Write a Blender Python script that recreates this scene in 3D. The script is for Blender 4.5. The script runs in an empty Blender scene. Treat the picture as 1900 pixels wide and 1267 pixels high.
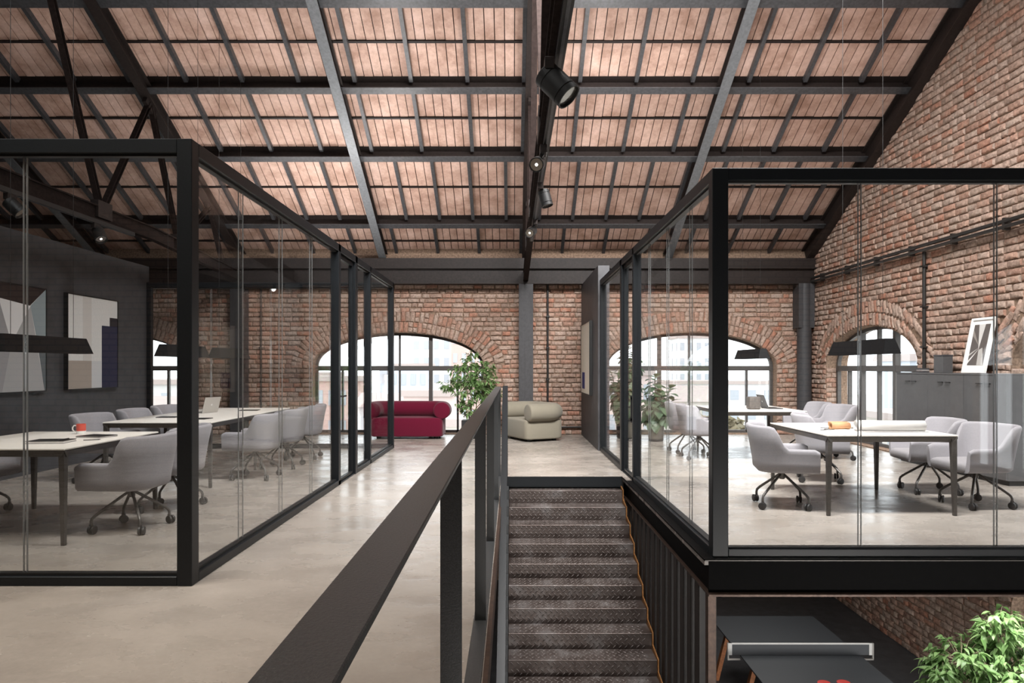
import bpy, bmesh, math, random
from mathutils import Vector, Matrix
PI = math.pi
C = bpy.context.scene.collection
S = bpy.context.scene

# ------------------------------------------------------------------ camera, sky, sun, exposure
cam_d = bpy.data.cameras.new('camera')
cam_d.lens = 24.0; cam_d.sensor_width = 36.0; cam_d.shift_y = 0.025
cam_d.clip_start = 0.02; cam_d.clip_end = 2000
cam = bpy.data.objects.new('camera', cam_d); C.objects.link(cam)
cam.location = (0, 0, 1.4); cam.rotation_euler = (PI/2, 0, 0)
S.camera = cam

w = bpy.data.worlds.new('sky'); S.world = w; w.use_nodes = True
nt = w.node_tree; bg = nt.nodes['Background']
bg.inputs[0].default_value = (0.93, 0.965, 1.0, 1); bg.inputs[1].default_value = 3.6

sun_d = bpy.data.lights.new('sun', 'SUN'); sun_d.energy = 1.0; sun_d.angle = math.radians(25); sun_d.color = (1.0, 0.90, 0.78)
sun = bpy.data.objects.new('sun', sun_d); C.objects.link(sun)
sun.rotation_euler = Vector((-0.5, 0.45, -0.74)).to_track_quat('-Z', 'Y').to_euler()

S.view_settings.view_transform = 'Standard'; S.view_settings.look = 'None'
S.view_settings.exposure = 0.0; S.view_settings.gamma = 1.0; S.view_settings.use_curve_mapping = False
cy = S.cycles
cy.max_bounces = 9; cy.diffuse_bounces = 5; cy.glossy_bounces = 4; cy.transmission_bounces = 4
cy.transparent_max_bounces = 28; cy.use_denoising = True; cy.sample_clamp_indirect = 6.0
cy.caustics_reflective = False; cy.caustics_refractive = False

def area(name, loc, rot, sx, sy, power, col=(1,1,1), portal=False):
    d = bpy.data.lights.new(name, 'AREA'); d.shape = 'RECTANGLE'; d.size = sx; d.size_y = sy
    d.energy = power; d.color = col
    if portal: d.cycles.is_portal = True
    o = bpy.data.objects.new(name, d); C.objects.link(o); o.location = loc; o.rotation_euler = rot
    return o

# ------------------------------------------------------------------ main dimensions
YB = 14.2            # inner face of back wall
XR = 6.2             # inner face of right wall
XL = -11.4           # far left wall
YF = -2.2            # wall behind the camera
ZL = -3.03           # lower floor
YRIDGE = 6.0
def RB(y): return 10.99 - 0.527*y          # underside of the main rafters
def DK(y): return RB(y) + 0.35             # underside of the boarding
SL = 0.527

# daylight portals at the openings
for cx in (-8.48, -2.37, 3.74):
    area('portal', (cx, YB+0.42, 1.06), (-PI/2, 0, 0), 3.5, 2.15, 1, portal=True)
for cyy in (11.95, 6.96, 1.97):
    area('portal', (XR+0.42, cyy, 1.06), (0, PI/2, 0), 2.15, 3.0, 1, portal=True)
area('portal', (XR+0.42, 6.96, -1.97), (0, PI/2, 0), 2.15, 3.0, 1, portal=True)
area('portal', (XR+0.42, 1.97, -1.97), (0, PI/2, 0), 2.15, 3.0, 1, portal=True)
area('portal', (-4.0, 3.2, 7.4), (math.atan(SL), 0, 0), 6.0, 3.0, 1, portal=True)
# added fill strips above the top rails of the glass rooms, brightening the roof boards
WARM = (1.0, 0.965, 0.94)
area('uplight', (-2.095, 9.2, 2.88), (PI, 0, 0), 0.07, 4.8, 112, WARM)
area('uplight', (-5.0, 4.41, 2.88), (PI, 0, 0), 5.6, 0.07, 92, WARM)
area('uplight', (-3.6, 11.80, 2.88), (PI, 0, 0), 2.6, 0.07, 60, WARM)
area('uplight', (1.52, 8.4, 2.88), (PI, 0, 0), 0.07, 3.8, 92, WARM)
area('uplight', (4.0, 5.05, 2.88), (PI, 0, 0), 4.4, 0.07, 45, WARM)
# big soft fill added under the ridge, above the frame, turned to the back wall
rl_ = area('ridge_lamp', (1.5, 5.2, 7.15), Vector((0, -0.58, 0.81)).to_track_quat('Z', 'Y').to_euler(), 5.0, 1.0, 960, (1.0, 0.98, 0.965))
rl_.data.spread = math.radians(104)
area('slab_lamp', (3.2, 8.6, -0.33), (0, 0, 0), 2.0, 4.0, 50, (1.0, 0.96, 0.92))  # unseen fill added under the slab for the lower floor
# unseen fills added on the lower front wall
hl_ = area('hall_lamp', (5.0, YF+0.1, -2.68), (PI/2, 0, 0), 2.0, 0.6, 150, (1.0, 0.96, 0.92)); hl_.data.spread = math.radians(110)
pl_ = area('plant_lamp', (5.25, 7.0, -0.33), (0, 0, 0), 0.8, 0.8, 24, (1.0, 0.98, 0.95)); pl_.data.spread = math.radians(75)  # small fill added over the lower ficus
area('hall_lamp', (0.7, YF+0.1, -2.68), (PI/2, 0, 0), 1.3, 0.6, 80, (1.0, 0.96, 0.92))  # added to brighten the stair risers
# warm fill added below the skylight to brighten the near floor
wl_ = area('landing_lamp', (-3.0, 2.7, 6.0), (0, 0, 0), 3.6, 1.6, 135, (1.0, 0.89, 0.77)); wl_.data.spread = math.radians(95)

# ------------------------------------------------------------------ materials
def mat(name, base, rough=0.5, metal=0.0, spec=0.5):
    m = bpy.data.materials.new(name); m.use_nodes = True
    b = m.node_tree.nodes['Principled BSDF']
    b.inputs['Base Color'].default_value = (*base, 1); b.inputs['Roughness'].default_value = rough
    b.inputs['Metallic'].default_value = metal; b.inputs['Specular IOR Level'].default_value = spec
    return m
def N(m, t, **kw):
    n = m.node_tree.nodes.new(t)
    for k, v in kw.items(): setattr(n, k, v)
    return n
def L(m, a, b): m.node_tree.links.new(a, b)
def bsdf(m): return m.node_tree.nodes['Principled BSDF']
def ramp(m, stops, interp='LINEAR'):
    r = N(m, 'ShaderNodeValToRGB'); r.color_ramp.interpolation = interp
    e = r.color_ramp.elements
    while len(e) > 1: e.remove(e[-1])
    e[0].position, e[0].color = stops[0][0], (*stops[0][1], 1)
    for p, c in stops[1:]:
        x = e.new(p); x.color = (*c, 1)
    return r
def noise(m, scale, detail=4, rough=0.55, coord='Object', stretch=None, obj_offset=False):
    tc = N(m, 'ShaderNodeTexCoord'); out = tc.outputs[coord]
    if coord == 'World':
        pass
    if stretch:
        mp = N(m, 'ShaderNodeMapping'); mp.inputs['Scale'].default_value = stretch
        L(m, out, mp.inputs[0]); out = mp.outputs[0]
    n = N(m, 'ShaderNodeTexNoise'); n.inputs['Scale'].default_value = scale
    n.inputs['Detail'].default_value = detail; n.inputs['Roughness'].default_value = rough
    L(m, out, n.inputs['Vector']); return n
def geo_noise(m, scale, detail=4, rough=0.55, stretch=(1,1,1)):
    g = N(m, 'ShaderNodeNewGeometry'); mp = N(m, 'ShaderNodeMapping'); mp.inputs['Scale'].default_value = stretch
    L(m, g.outputs['Position'], mp.inputs[0])
    n = N(m, 'ShaderNodeTexNoise'); n.inputs['Scale'].default_value = scale
    n.inputs['Detail'].default_value = detail; n.inputs['Roughness'].default_value = rough
    L(m, mp.outputs[0], n.inputs['Vector']); return n
def bump(m, fac, strength=0.3, dist=0.01):
    b = N(m, 'ShaderNodeBump'); b.inputs['Strength'].default_value = strength; b.inputs['Distance'].default_value = dist
    L(m, fac, b.inputs['Height']); L(m, b.outputs[0], bsdf(m).inputs['Normal']); return b
def mixc(m, fac, a, b, mode='MIX'):
    x = N(m, 'ShaderNodeMix', data_type='RGBA', blend_type=mode)
    for sock, v in ((x.inputs[0], fac), (x.inputs[6], a), (x.inputs[7], b)):
        if hasattr(v, 'links'): L(m, v, sock)
        elif isinstance(v, tuple): sock.default_value = (*v, 1)
        else: sock.default_value = v
    return x.outputs[2]
def grainy(name, base, rough, metal=0.0, scale=60, amt=0.25, bmp=0.1, spec=0.5):
    m = mat(name, base, rough, metal, spec); n = geo_noise(m, scale, 5)
    lo = tuple(c*(1-amt) for c in base); hi = tuple(min(1, c*(1+amt)) for c in base)
    r = ramp(m, [(0.3, lo), (0.7, hi)]); L(m, n.outputs[0], r.inputs[0]); L(m, r.outputs[0], bsdf(m).inputs['Base Color'])
    if bmp: bump(m, n.outputs[0], bmp, 0.003)
    return m

M = {}
M['frame'] = grainy('black_frame', (0.006, 0.0075, 0.009), 0.42, 0, 90, 0.2, 0.04, 0.35)
M['steel'] = grainy('painted_steel', (0.058, 0.059, 0.064), 0.38, 0.1, 25, 0.3, 0.05)
M['steel_light'] = grainy('pale_grey_steel', (0.155, 0.165, 0.176), 0.38, 0.2, 25, 0.2, 0.05)  # lighter copy of the rafter steel, bright underside painted in
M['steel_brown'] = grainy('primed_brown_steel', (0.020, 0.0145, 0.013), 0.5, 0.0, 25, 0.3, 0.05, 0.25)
M['steel_matt'] = grainy('matt_truss_steel', (0.021, 0.015, 0.0135), 0.9, 0.0, 25, 0.3, 0.05, 0.04)
M['beam'] = grainy('black_slab_beam', (0.0032, 0.003, 0.003), 0.6, 0, 25, 0.2, 0.04, 0.06)
M['rail'] = grainy('dark_rail_metal', (0.046, 0.048, 0.049), 0.40, 0.2, 260, 0.3, 0.25)
M['column'] = grainy('grey_column_paint', (0.040, 0.039, 0.042), 0.6, 0, 20, 0.2, 0.05)
M['charcoal'] = grainy('charcoal_plaster', (0.052, 0.052, 0.057), 0.55, 0, 5, 0.25, 0.05)
M['tabletop'] = grainy('white_laminate', (0.80, 0.76, 0.70), 0.45, 0, 12, 0.03, 0)
M['table_metal'] = grainy('taupe_metal', (0.085, 0.077, 0.070), 0.4, 0.4, 60, 0.15, 0)
M['leg_metal'] = grainy('chair_leg_metal', (0.105, 0.098, 0.092), 0.38, 0.5, 60, 0.15, 0)
M['caster'] = mat('black_caster', (0.02, 0.019, 0.019), 0.5)
M['black'] = mat('matt_black', (0.008, 0.008, 0.008), 0.5)
M['lampblack'] = grainy('lamp_black', (0.005, 0.005, 0.0055), 0.6, 0, 80, 0.2, 0.05, 0.2)
M['cabinet'] = grainy('cabinet_grey', (0.085, 0.083, 0.085), 0.5, 0, 8, 0.08, 0.02)
M['paper'] = mat('white_paper', (0.82, 0.80, 0.78), 0.7)
M['kraft'] = mat('kraft_paper', (0.52, 0.28, 0.14), 0.7)
M['white'] = mat('white_paint', (0.8, 0.8, 0.78), 0.5)
M['alu'] = mat('silver_aluminium', (0.55, 0.53, 0.50), 0.35, 0.7)
M['red'] = mat('red_glaze', (0.62, 0.10, 0.07), 0.35)
M['paddle'] = mat('red_rubber', (0.70, 0.07, 0.06), 0.5)
M['wood'] = grainy('orange_wood', (0.36, 0.13, 0.045), 0.5, 0, 30, 0.3, 0)
M['bark'] = grainy('pale_bark', (0.28, 0.23, 0.16), 0.8, 0, 40, 0.3, 0.2)
M['pot_dark'] = mat('dark_pot', (0.015, 0.014, 0.014), 0.5)
M['pot_taupe'] = grainy('taupe_pot', (0.10, 0.088, 0.080), 0.55, 0, 30, 0.2, 0.1)
M['soil'] = grainy('soil', (0.03, 0.02, 0.014), 0.9, 0, 60, 0.4, 0.4)
M['bronze'] = grainy('bronze_edge', (0.42, 0.20, 0.075), 0.40, 0.7, 30, 0.3, 0.05)
M['bronze_dark'] = grainy('dark_bronze', (0.075, 0.048, 0.036), 0.42, 0.5, 30, 0.3, 0.05)
M['slat'] = grainy('dark_slat', (0.022, 0.018, 0.016), 0.5, 0.1, 30, 0.2, 0.05)
M['winframe'] = grainy('window_frame_grey', (0.075, 0.068, 0.064), 0.5, 0, 60, 0.15, 0)
M['pingpong'] = grainy('slate_table_blue', (0.055, 0.060, 0.066), 0.5, 0, 60, 0.06, 0)
M['lowfloor'] = grainy('dark_lower_floor', (0.095, 0.098, 0.104), 0.55, 0, 6, 0.2, 0.03)
M['slabunder'] = mat('slab_underside', (0.10, 0.095, 0.09), 0.8)
M['plaster'] = grainy('grey_plaster', (0.28, 0.26, 0.25), 0.8, 0, 4, 0.15, 0.1)
M['conduit'] = mat('dark_conduit', (0.02, 0.018, 0.017), 0.45)

def fabric(name, base, scale=420):
    m = mat(name, base, 0.95, 0, 0.15); n = noise(m, scale, 2)
    r = ramp(m, [(0.35, tuple(c*0.75 for c in base)), (0.65, tuple(c*1.2 for c in base))])
    L(m, n.outputs[0], r.inputs[0]); L(m, r.outputs[0], bsdf(m).inputs['Base Color'])
    bump(m, n.outputs[0], 0.25, 0.003)
    bsdf(m).inputs['Sheen Weight'].default_value = 0.15
    return m
M['grey_fabric'] = fabric('grey_chair_fabric', (0.335, 0.322, 0.34))
M['seat_fabric'] = fabric('grey_seat_fabric', (0.30, 0.287, 0.298))
M['wine'] = fabric('wine_red_upholstery', (0.120, 0.006, 0.024))
M['beige'] = fabric('beige_upholstery', (0.235, 0.212, 0.165))

# bricks: colour varies from brick to brick
def brick_mat(name, darker=1.0):
    m = mat(name, (0.4, 0.28, 0.2), 0.9, 0, 0.25)
    oi = N(m, 'ShaderNodeObjectInfo'); g = N(m, 'ShaderNodeNewGeometry')
    ad = N(m, 'ShaderNodeMath', operation='ADD'); L(m, oi.outputs['Random'], ad.inputs[0]); L(m, g.outputs['Random Per Island'], ad.inputs[1])
    fr = N(m, 'ShaderNodeMath', operation='FRACT'); L(m, ad.outputs[0], fr.inputs[0])
    big = geo_noise(m, 0.7, 3)
    mp = N(m, 'ShaderNodeMath', operation='MULTIPLY_ADD'); mp.inputs[1].default_value = 1.1; mp.inputs[2].default_value = -0.55
    L(m, big.outputs[0], mp.inputs[0])
    tot = N(m, 'ShaderNodeMath', operation='ADD', use_clamp=True); L(m, fr.outputs[0], tot.inputs[0]); L(m, mp.outputs[0], tot.inputs[1])
    d = darker
    r = ramp(m, [(0.0, (0.39*d, 0.275*d, 0.222*d)), (0.22, (0.46*d, 0.338*d, 0.278*d)), (0.45, (0.49*d, 0.375*d, 0.315*d)), (0.65, (0.48*d, 0.325*d, 0.258*d)),
                 (0.86, (0.46*d, 0.272*d, 0.205*d)), (0.965, (0.46*d, 0.22*d, 0.15*d)), (1.0, (0.39*d, 0.24*d, 0.185*d))])
    L(m, tot.outputs[0], r.inputs[0])
    n = geo_noise(m, 22, 7, 0.65); n2 = geo_noise(m, 95, 4, 0.7)
    dr = ramp(m, [(0.38, (0.62, 0.60, 0.58)), (0.60, (1.12, 1.1, 1.08))]); L(m, n.outputs[0], dr.inputs[0])
    col = mixc(m, 0.9, r.outputs[0], dr.outputs[0], 'MULTIPLY')
    pl = ramp(m, [(0.57, (0, 0, 0)), (0.66, (1, 1, 1))]); L(m, geo_noise(m, 7, 6, 0.6).outputs[0], pl.inputs[0])
    f = N(m, 'ShaderNodeMath', operation='MULTIPLY'); f.inputs[1].default_value = 0.42; L(m, pl.outputs[0], f.inputs[0])
    col = mixc(m, f.outputs[0], col, (0.47*d, 0.40*d, 0.33*d))
    L(m, col, bsdf(m).inputs['Base Color'])
    s = N(m, 'ShaderNodeMath', operation='ADD'); L(m, n.outputs[0], s.inputs[0])
    h = N(m, 'ShaderNodeMath', operation='MULTIPLY'); h.inputs[1].default_value = 0.6; L(m, n2.outputs[0], h.inputs[0]); L(m, h.outputs[0], s.inputs[1])
    bump(m, s.outputs[0], 0.75, 0.02)
    return m
M['brick'] = brick_mat('old_brick')
M['mortar'] = grainy('old_mortar', (0.24, 0.165, 0.12), 0.95, 0, 30, 0.45, 0.6, 0.1)

# roof boards, mottled copper brown
def plank_mat():
    m = mat('copper_brown_board', (0.5, 0.3, 0.2), 0.62, 0, 0.35)
    oi = N(m, 'ShaderNodeObjectInfo'); g = N(m, 'ShaderNodeNewGeometry')
    ad = N(m, 'ShaderNodeMath', operation='ADD'); L(m, oi.outputs['Random'], ad.inputs[0]); L(m, g.outputs['Random Per Island'], ad.inputs[1])
    fr = N(m, 'ShaderNodeMath', operation='FRACT'); L(m, ad.outputs[0], fr.inputs[0])
    r = ramp(m, [(0, (0.54, 0.365, 0.295)), (0.5, (0.61, 0.415, 0.34)), (1, (0.67, 0.47, 0.39))]); L(m, fr.outputs[0], r.inputs[0])
    n = geo_noise(m, 2.6, 7, 0.65)
    dr = ramp(m, [(0.36, (0.58, 0.50, 0.45)), (0.53, (0.97, 0.96, 0.95)), (0.66, (1.15, 1.2, 1.25))]); L(m, n.outputs[0], dr.inputs[0])
    col = mixc(m, 0.75, r.outputs[0], dr.outputs[0], 'MULTIPLY')
    n2 = geo_noise(m, 18, 5, 0.7)
    d2 = ramp(m, [(0.4, (0.88, 0.86, 0.85)), (0.6, (1.04, 1.04, 1.04))]); L(m, n2.outputs[0], d2.inputs[0])
    col = mixc(m, 0.8, col, d2.outputs[0], 'MULTIPLY')
    L(m, col, bsdf(m).inputs['Base Color']); bump(m, n2.outputs[0], 0.12, 0.01)
    return m
M['plank'] = plank_mat()

# polished concrete
def concrete():
    m = mat('polished_concrete', (0.4, 0.38, 0.35), 0.4)
    n = geo_noise(m, 0.75, 3, 0.5, (1, 1, 1)); n2 = geo_noise(m, 2.6, 5, 0.55, (0.75, 1.2, 1)); n3 = geo_noise(m, 28, 4, 0.7)
    r = ramp(m, [(0.30, (0.255, 0.226, 0.198)), (0.5, (0.32, 0.286, 0.252)), (0.70, (0.385, 0.347, 0.308))]); L(m, n.outputs[0], r.inputs[0])
    r2 = ramp(m, [(0.25, (0.88, 0.87, 0.87)), (0.5, (0.98, 0.98, 0.98)), (0.75, (1.08, 1.08, 1.08))]); L(m, n2.outputs[0], r2.inputs[0])
    col = mixc(m, 0.85, r.outputs[0], r2.outputs[0], 'MULTIPLY')
    r3 = ramp(m, [(0.3, (0.9, 0.9, 0.9)), (0.7, (1.06, 1.06, 1.06))]); L(m, n3.outputs[0], r3.inputs[0])
    col = mixc(m, 0.8, col, r3.outputs[0], 'MULTIPLY')
    L(m, col, bsdf(m).inputs['Base Color'])
    rr = ramp(m, [(0.3, (0.16,)*3), (0.7, (0.40,)*3)]); L(m, n2.outputs[0], rr.inputs[0]); L(m, rr.outputs[0], bsdf(m).inputs['Roughness'])
    s = N(m, 'ShaderNodeMath', operation='ADD'); L(m, n2.outputs[0], s.inputs[0]); L(m, n3.outputs[0], s.inputs[1])
    bump(m, n2.outputs[0], 0.28, 0.03)
    return m
M['concrete'] = concrete()

def chequer():
    m = mat('worn_tread_steel', (0.06, 0.05, 0.046), 0.42, 0.6)
    n = geo_noise(m, 3.5, 6, 0.65); n2 = geo_noise(m, 60, 4)
    r = ramp(m, [(0.34, (0.050, 0.036, 0.031)), (0.52, (0.10, 0.080, 0.072)), (0.68, (0.19, 0.175, 0.17))]); L(m, n.outputs[0], r.inputs[0])
    L(m, r.outputs[0], bsdf(m).inputs['Base Color'])
    rr = ramp(m, [(0.3, (0.32,)*3), (0.7, (0.55,)*3)]); L(m, n.outputs[0], rr.inputs[0]); L(m, rr.outputs[0], bsdf(m).inputs['Roughness'])
    bump(m, n2.outputs[0], 0.1, 0.003)
    return m
M['chequer'] = chequer()

def glass(name, tint=(0.97, 0.98, 0.98), f0=0.032, scale=0.42):
    m = bpy.data.materials.new(name); m.use_nodes = True; t = m.node_tree
    t.nodes.remove(t.nodes['Principled BSDF']); out = t.nodes['Material Output']
    tr = t.nodes.new('ShaderNodeBsdfTransparent'); tr.inputs[0].default_value = (*tint, 1)
    gl = t.nodes.new('ShaderNodeBsdfGlossy'); gl.inputs['Roughness'].default_value = 0.0; gl.inputs[0].default_value = (1, 1, 1, 1)
    lw = t.nodes.new('ShaderNodeLayerWeight'); lw.inputs[0].default_value = 0.5
    p = t.nodes.new('ShaderNodeMath'); p.operation = 'POWER'; p.inputs[1].default_value = 5; t.links.new(lw.outputs['Facing'], p.inputs[0])
    ma = t.nodes.new('ShaderNodeMath'); ma.operation = 'MULTIPLY_ADD'; ma.inputs[1].default_value = scale; ma.inputs[2].default_value = f0; t.links.new(p.outputs[0], ma.inputs[0])
    mx = t.nodes.new('ShaderNodeMixShader'); t.links.new(ma.outputs[0], mx.inputs[0]); t.links.new(tr.outputs[0], mx.inputs[1]); t.links.new(gl.outputs[0], mx.inputs[2])
    t.links.new(mx.outputs[0], out.inputs[0]); return m
M['glass'] = glass('partition_glass', (0.965, 0.97, 0.968))
M['winglass'] = glass('window_glass', (0.97, 0.98, 0.98), 0.03)
M['glassedge'] = mat('glass_edge', (0.22, 0.225, 0.225), 0.15); bsdf(M['glassedge']).inputs['Alpha'].default_value = 0.75

def leafm(name, a, b, rough=0.4):
    m = mat(name, a, rough, 0, 0.4)
    oi = N(m, 'ShaderNodeObjectInfo'); g = N(m, 'ShaderNodeNewGeometry')
    ad = N(m, 'ShaderNodeMath', operation='ADD'); L(m, oi.outputs['Random'], ad.inputs[0]); L(m, g.outputs['Random Per Island'], ad.inputs[1])
    fr = N(m, 'ShaderNodeMath', operation='FRACT'); L(m, ad.outputs[0], fr.inputs[0])
    r = ramp(m, [(0, a), (1, b)]); L(m, fr.outputs[0], r.inputs[0]); L(m, r.outputs[0], bsdf(m).inputs['Base Color'])
    t = m.node_tree; tl = t.nodes.new('ShaderNodeBsdfTranslucent'); L(m, r.outputs[0], tl.inputs[0])
    mx = t.nodes.new('ShaderNodeMixShader'); mx.inputs[0].default_value = 0.42
    out = t.nodes['Material Output']; L(m, bsdf(m).outputs[0], mx.inputs[1]); L(m, tl.outputs[0], mx.inputs[2]); L(m, mx.outputs[0], out.inputs[0])
    return m
M['ficus'] = leafm('ficus_leaf', (0.13, 0.25, 0.075), (0.30, 0.45, 0.19))
M['fiddle'] = leafm('fiddle_leaf', (0.07, 0.135, 0.075), (0.17, 0.265, 0.15))
M['tree'] = leafm('outdoor_leaf', (0.26, 0.23, 0.15), (0.38, 0.33, 0.23))

def emis(name, col, st):
    m = mat(name, (0, 0, 0)); b = bsdf(m); b.inputs['Emission Color'].default_value = (*col, 1); b.inputs['Emission Strength'].default_value = st; return m
M['filament'] = emis('lamp_filament', (1, 0.93, 0.82), 9)
M['globe'] = emis('lamp_globe', (1, 0.97, 0.93), 2.5)
M['reflector'] = mat('lamp_reflector', (0.45, 0.42, 0.38), 0.2, 0.9)

# ------------------------------------------------------------------ mesh helpers
class MB:
    def __init__(s): s.v = []; s.f = []
    def add(s, vs, fs):
        b = len(s.v); s.v += [tuple(p) for p in vs]; s.f += [tuple(i+b for i in f) for f in fs]; return s
    def box(s, x0, x1, y0, y1, z0, z1, bev=0.0, seg=1):
        if bev <= 0:
            return s.add([(x0,y0,z0),(x1,y0,z0),(x1,y1,z0),(x0,y1,z0),(x0,y0,z1),(x1,y0,z1),(x1,y1,z1),(x0,y1,z1)],
                         [(0,3,2,1),(4,5,6,7),(0,1,5,4),(1,2,6,5),(2,3,7,6),(3,0,4,7)])
        bm = bmesh.new(); bmesh.ops.create_cube(bm, size=1)
        for v in bm.verts:
            v.co = ((x0+x1)/2+v.co.x*(x1-x0), (y0+y1)/2+v.co.y*(y1-y0), (z0+z1)/2+v.co.z*(z1-z0))
        bmesh.ops.bevel(bm, geom=bm.edges[:], offset=bev, segments=seg, profile=0.5, affect='EDGES')
        bm.verts.ensure_lookup_table(); bm.verts.index_update()
        s.add([v.co for v in bm.verts], [[v.index for v in f.verts] for f in bm.faces]); bm.free(); return s
    def bar(s, p0, p1, w, h, up=(0,0,1), off=(0,0)):
        """box along p0-p1, w across, h along 'up' (made square to the axis); off shifts across/up"""
        p0 = Vector(p0); p1 = Vector(p1); d = (p1-p0).normalized(); u = Vector(up); u = (u-d*u.dot(d)).normalized(); r = d.cross(u)
        vs = []
        for p in (p0, p1):
            for a, b in ((-1,-1),(1,-1),(1,1),(-1,1)):
                vs.append(p + r*(off[0]+a*w/2) + u*(off[1]+b*h/2))
        return s.add(vs, [(0,3,2,1),(4,5,6,7),(0,1,5,4),(1,2,6,5),(2,3,7,6),(3,0,4,7)])
    def ibeam(s, p0, p1, w, h, tf=0.02, tw=0.02, up=(0,0,1)):
        s.bar(p0, p1, w, tf, up, (0, -h/2+tf/2)); s.bar(p0, p1, w, tf, up, (0, h/2-tf/2)); return s.bar(p0, p1, tw, h-2*tf, up)
    def tube(s, pts, r, n=10, cap=True):
        pts = [Vector(p) for p in pts]; rs = r if isinstance(r, (list, tuple)) else [r]*len(pts)
        b = len(s.v); u = None
        for i, p in enumerate(pts):
            d = (pts[min(i+1, len(pts)-1)]-pts[max(i-1, 0)]).normalized()
            if u is None:
                u = d.orthogonal().normalized()
            u = (u-d*u.dot(d)).normalized(); w_ = d.cross(u)
            for k in range(n):
                a = 2*PI*k/n; s.v.append(tuple(p+(u*math.cos(a)+w_*math.sin(a))*rs[i]))
        for i in range(len(pts)-1):
            for k in range(n):
                k2 = (k+1) % n; s.f.append((b+i*n+k, b+i*n+k2, b+(i+1)*n+k2, b+(i+1)*n+k))
        if cap:
            s.f.append(tuple(b+k for k in range(n-1, -1, -1))); e = b+(len(pts)-1)*n; s.f.append(tuple(e+k for k in range(n)))
        return s
    def lathe(s, prof, n=24, c=(0,0,0), ax='z'):
        b = len(s.v)
        for r, z in prof:
            for k in range(n):
                a = 2*PI*k/n; x, y = r*math.cos(a), r*math.sin(a)
                p = (x, y, z) if ax == 'z' else ((z, x, y) if ax == 'x' else (x, z, y))
                s.v.append((c[0]+p[0], c[1]+p[1], c[2]+p[2]))
        for i in range(len(prof)-1):
            for k in range(n):
                k2 = (k+1) % n; s.f.append((b+i*n+k, b+i*n+k2, b+(i+1)*n+k2, b+(i+1)*n+k))
        s.f.append(tuple(b+k for k in range(n-1,-1,-1))); e = b+(len(prof)-1)*n; s.f.append(tuple(e+k for k in range(n)))
        return s
    def prism(s, poly, a0, a1, f):
        """extrude 2-D poly between a0 and a1; f(u,v,a)->xyz"""
        n = len(poly); vs = [f(u, v, a0) for u, v in poly]+[f(u, v, a1) for u, v in poly]
        fs = [tuple(range(n-1,-1,-1)), tuple(range(n, 2*n))]+[(i, (i+1) % n, n+(i+1) % n, n+i) for i in range(n)]
        return s.add(vs, fs)
    def xf(s, mtx):
        s.v = [tuple(mtx @ Vector(p)) for p in s.v]; return s
    def mesh(s, name, m, smooth=None):
        me = bpy.data.meshes.new(name); me.from_pydata(s.v, [], s.f)
        if m is not None: me.materials.append(m)
        bm = bmesh.new(); bm.from_mesh(me); bmesh.ops.recalc_face_normals(bm, faces=bm.faces[:]); bm.to_mesh(me); bm.free()
        if smooth:
            me.shade_smooth(); me.set_sharp_from_angle(angle=math.radians(smooth))
        return me
    def build(s, name, m, parent=None, smooth=None):
        return link(name, s.mesh(name, m, smooth), parent)
def link(name, me, parent=None):
    o = bpy.data.objects.new(name, me); C.objects.link(o)
    if parent is not None: o.parent = parent
    return o
def tag(o, label=None, cat=None, group=None, kind=None):
    if label: o['label'] = label
    if cat: o['category'] = cat
    if group: o['group'] = group
    if kind: o['kind'] = kind
    return o
def empty(name, loc=(0,0,0), rz=0.0):
    o = bpy.data.objects.new(name, None); C.objects.link(o); o.location = loc; o.rotation_euler = (0, 0, rz); o.empty_display_size = 0.1; return o
def thing(name, label, cat, loc=(0,0,0), rz=0.0, group=None): return tag(empty(name, loc, rz), label, cat, group)
def struct(name, mb, m, smooth=None): return tag(mb.build(name, m, None, smooth), kind='structure')
KIDS = {}
def copy_tree(o, parent=None):
    c = o.copy(); C.objects.link(c)
    if parent is not None: c.parent = parent
    for ch in o.children: copy_tree(ch, c)
    return c
def dup(o, loc, rz, label, group=None):
    c = copy_tree(o); c.location = loc; c.rotation_euler = (0, 0, rz); c['label'] = label
    if group: c['group'] = group
    return c
def smooth01(t): t = max(0.0, min(1.0, t)); return t*t*(3-2*t)

# ================================================================== FLOORS
XS0, XS1 = -0.12, 1.41          # stairwell
YS = 8.74                       # head of the stair
YC = 5.0                       # front edge of the right-hand slab
fl = MB()
fl.box(XL, XS0, YF, YB+0.4, -0.05, 0); fl.box(XS0, XS1, YS, YB+0.4, -0.05, 0); fl.box(XS1, XR+0.4, YC, YB+0.4, -0.05, 0)
floor = struct('floor', fl, M['concrete'])
sl = MB()
sl.box(XL, XS0-0.02, YF, YB, -0.28, -0.05); sl.box(XS0-0.02, XS1+0.02, YS+0.02, YB, -0.28, -0.05); sl.box(XS1+0.06, XR, YC+0.1, YB, -0.28, -0.05)
sl.build('slab', M['slabunder'], floor)
MB().box(XS0, XS1, YS-0.012, YS+0.02, -0.135, -0.001).build('nosing_plate', M['frame'], floor)
MB().box(XS0-0.012, XS0+0.012, YF, YS, -0.14, 0.004).build('edge_trim', M['bronze_dark'], floor)
lf = MB().box(XL, XR+0.4, YF, YB+0.4, ZL-0.1, ZL)
struct('floor_lower', lf, M['lowfloor'])

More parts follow.
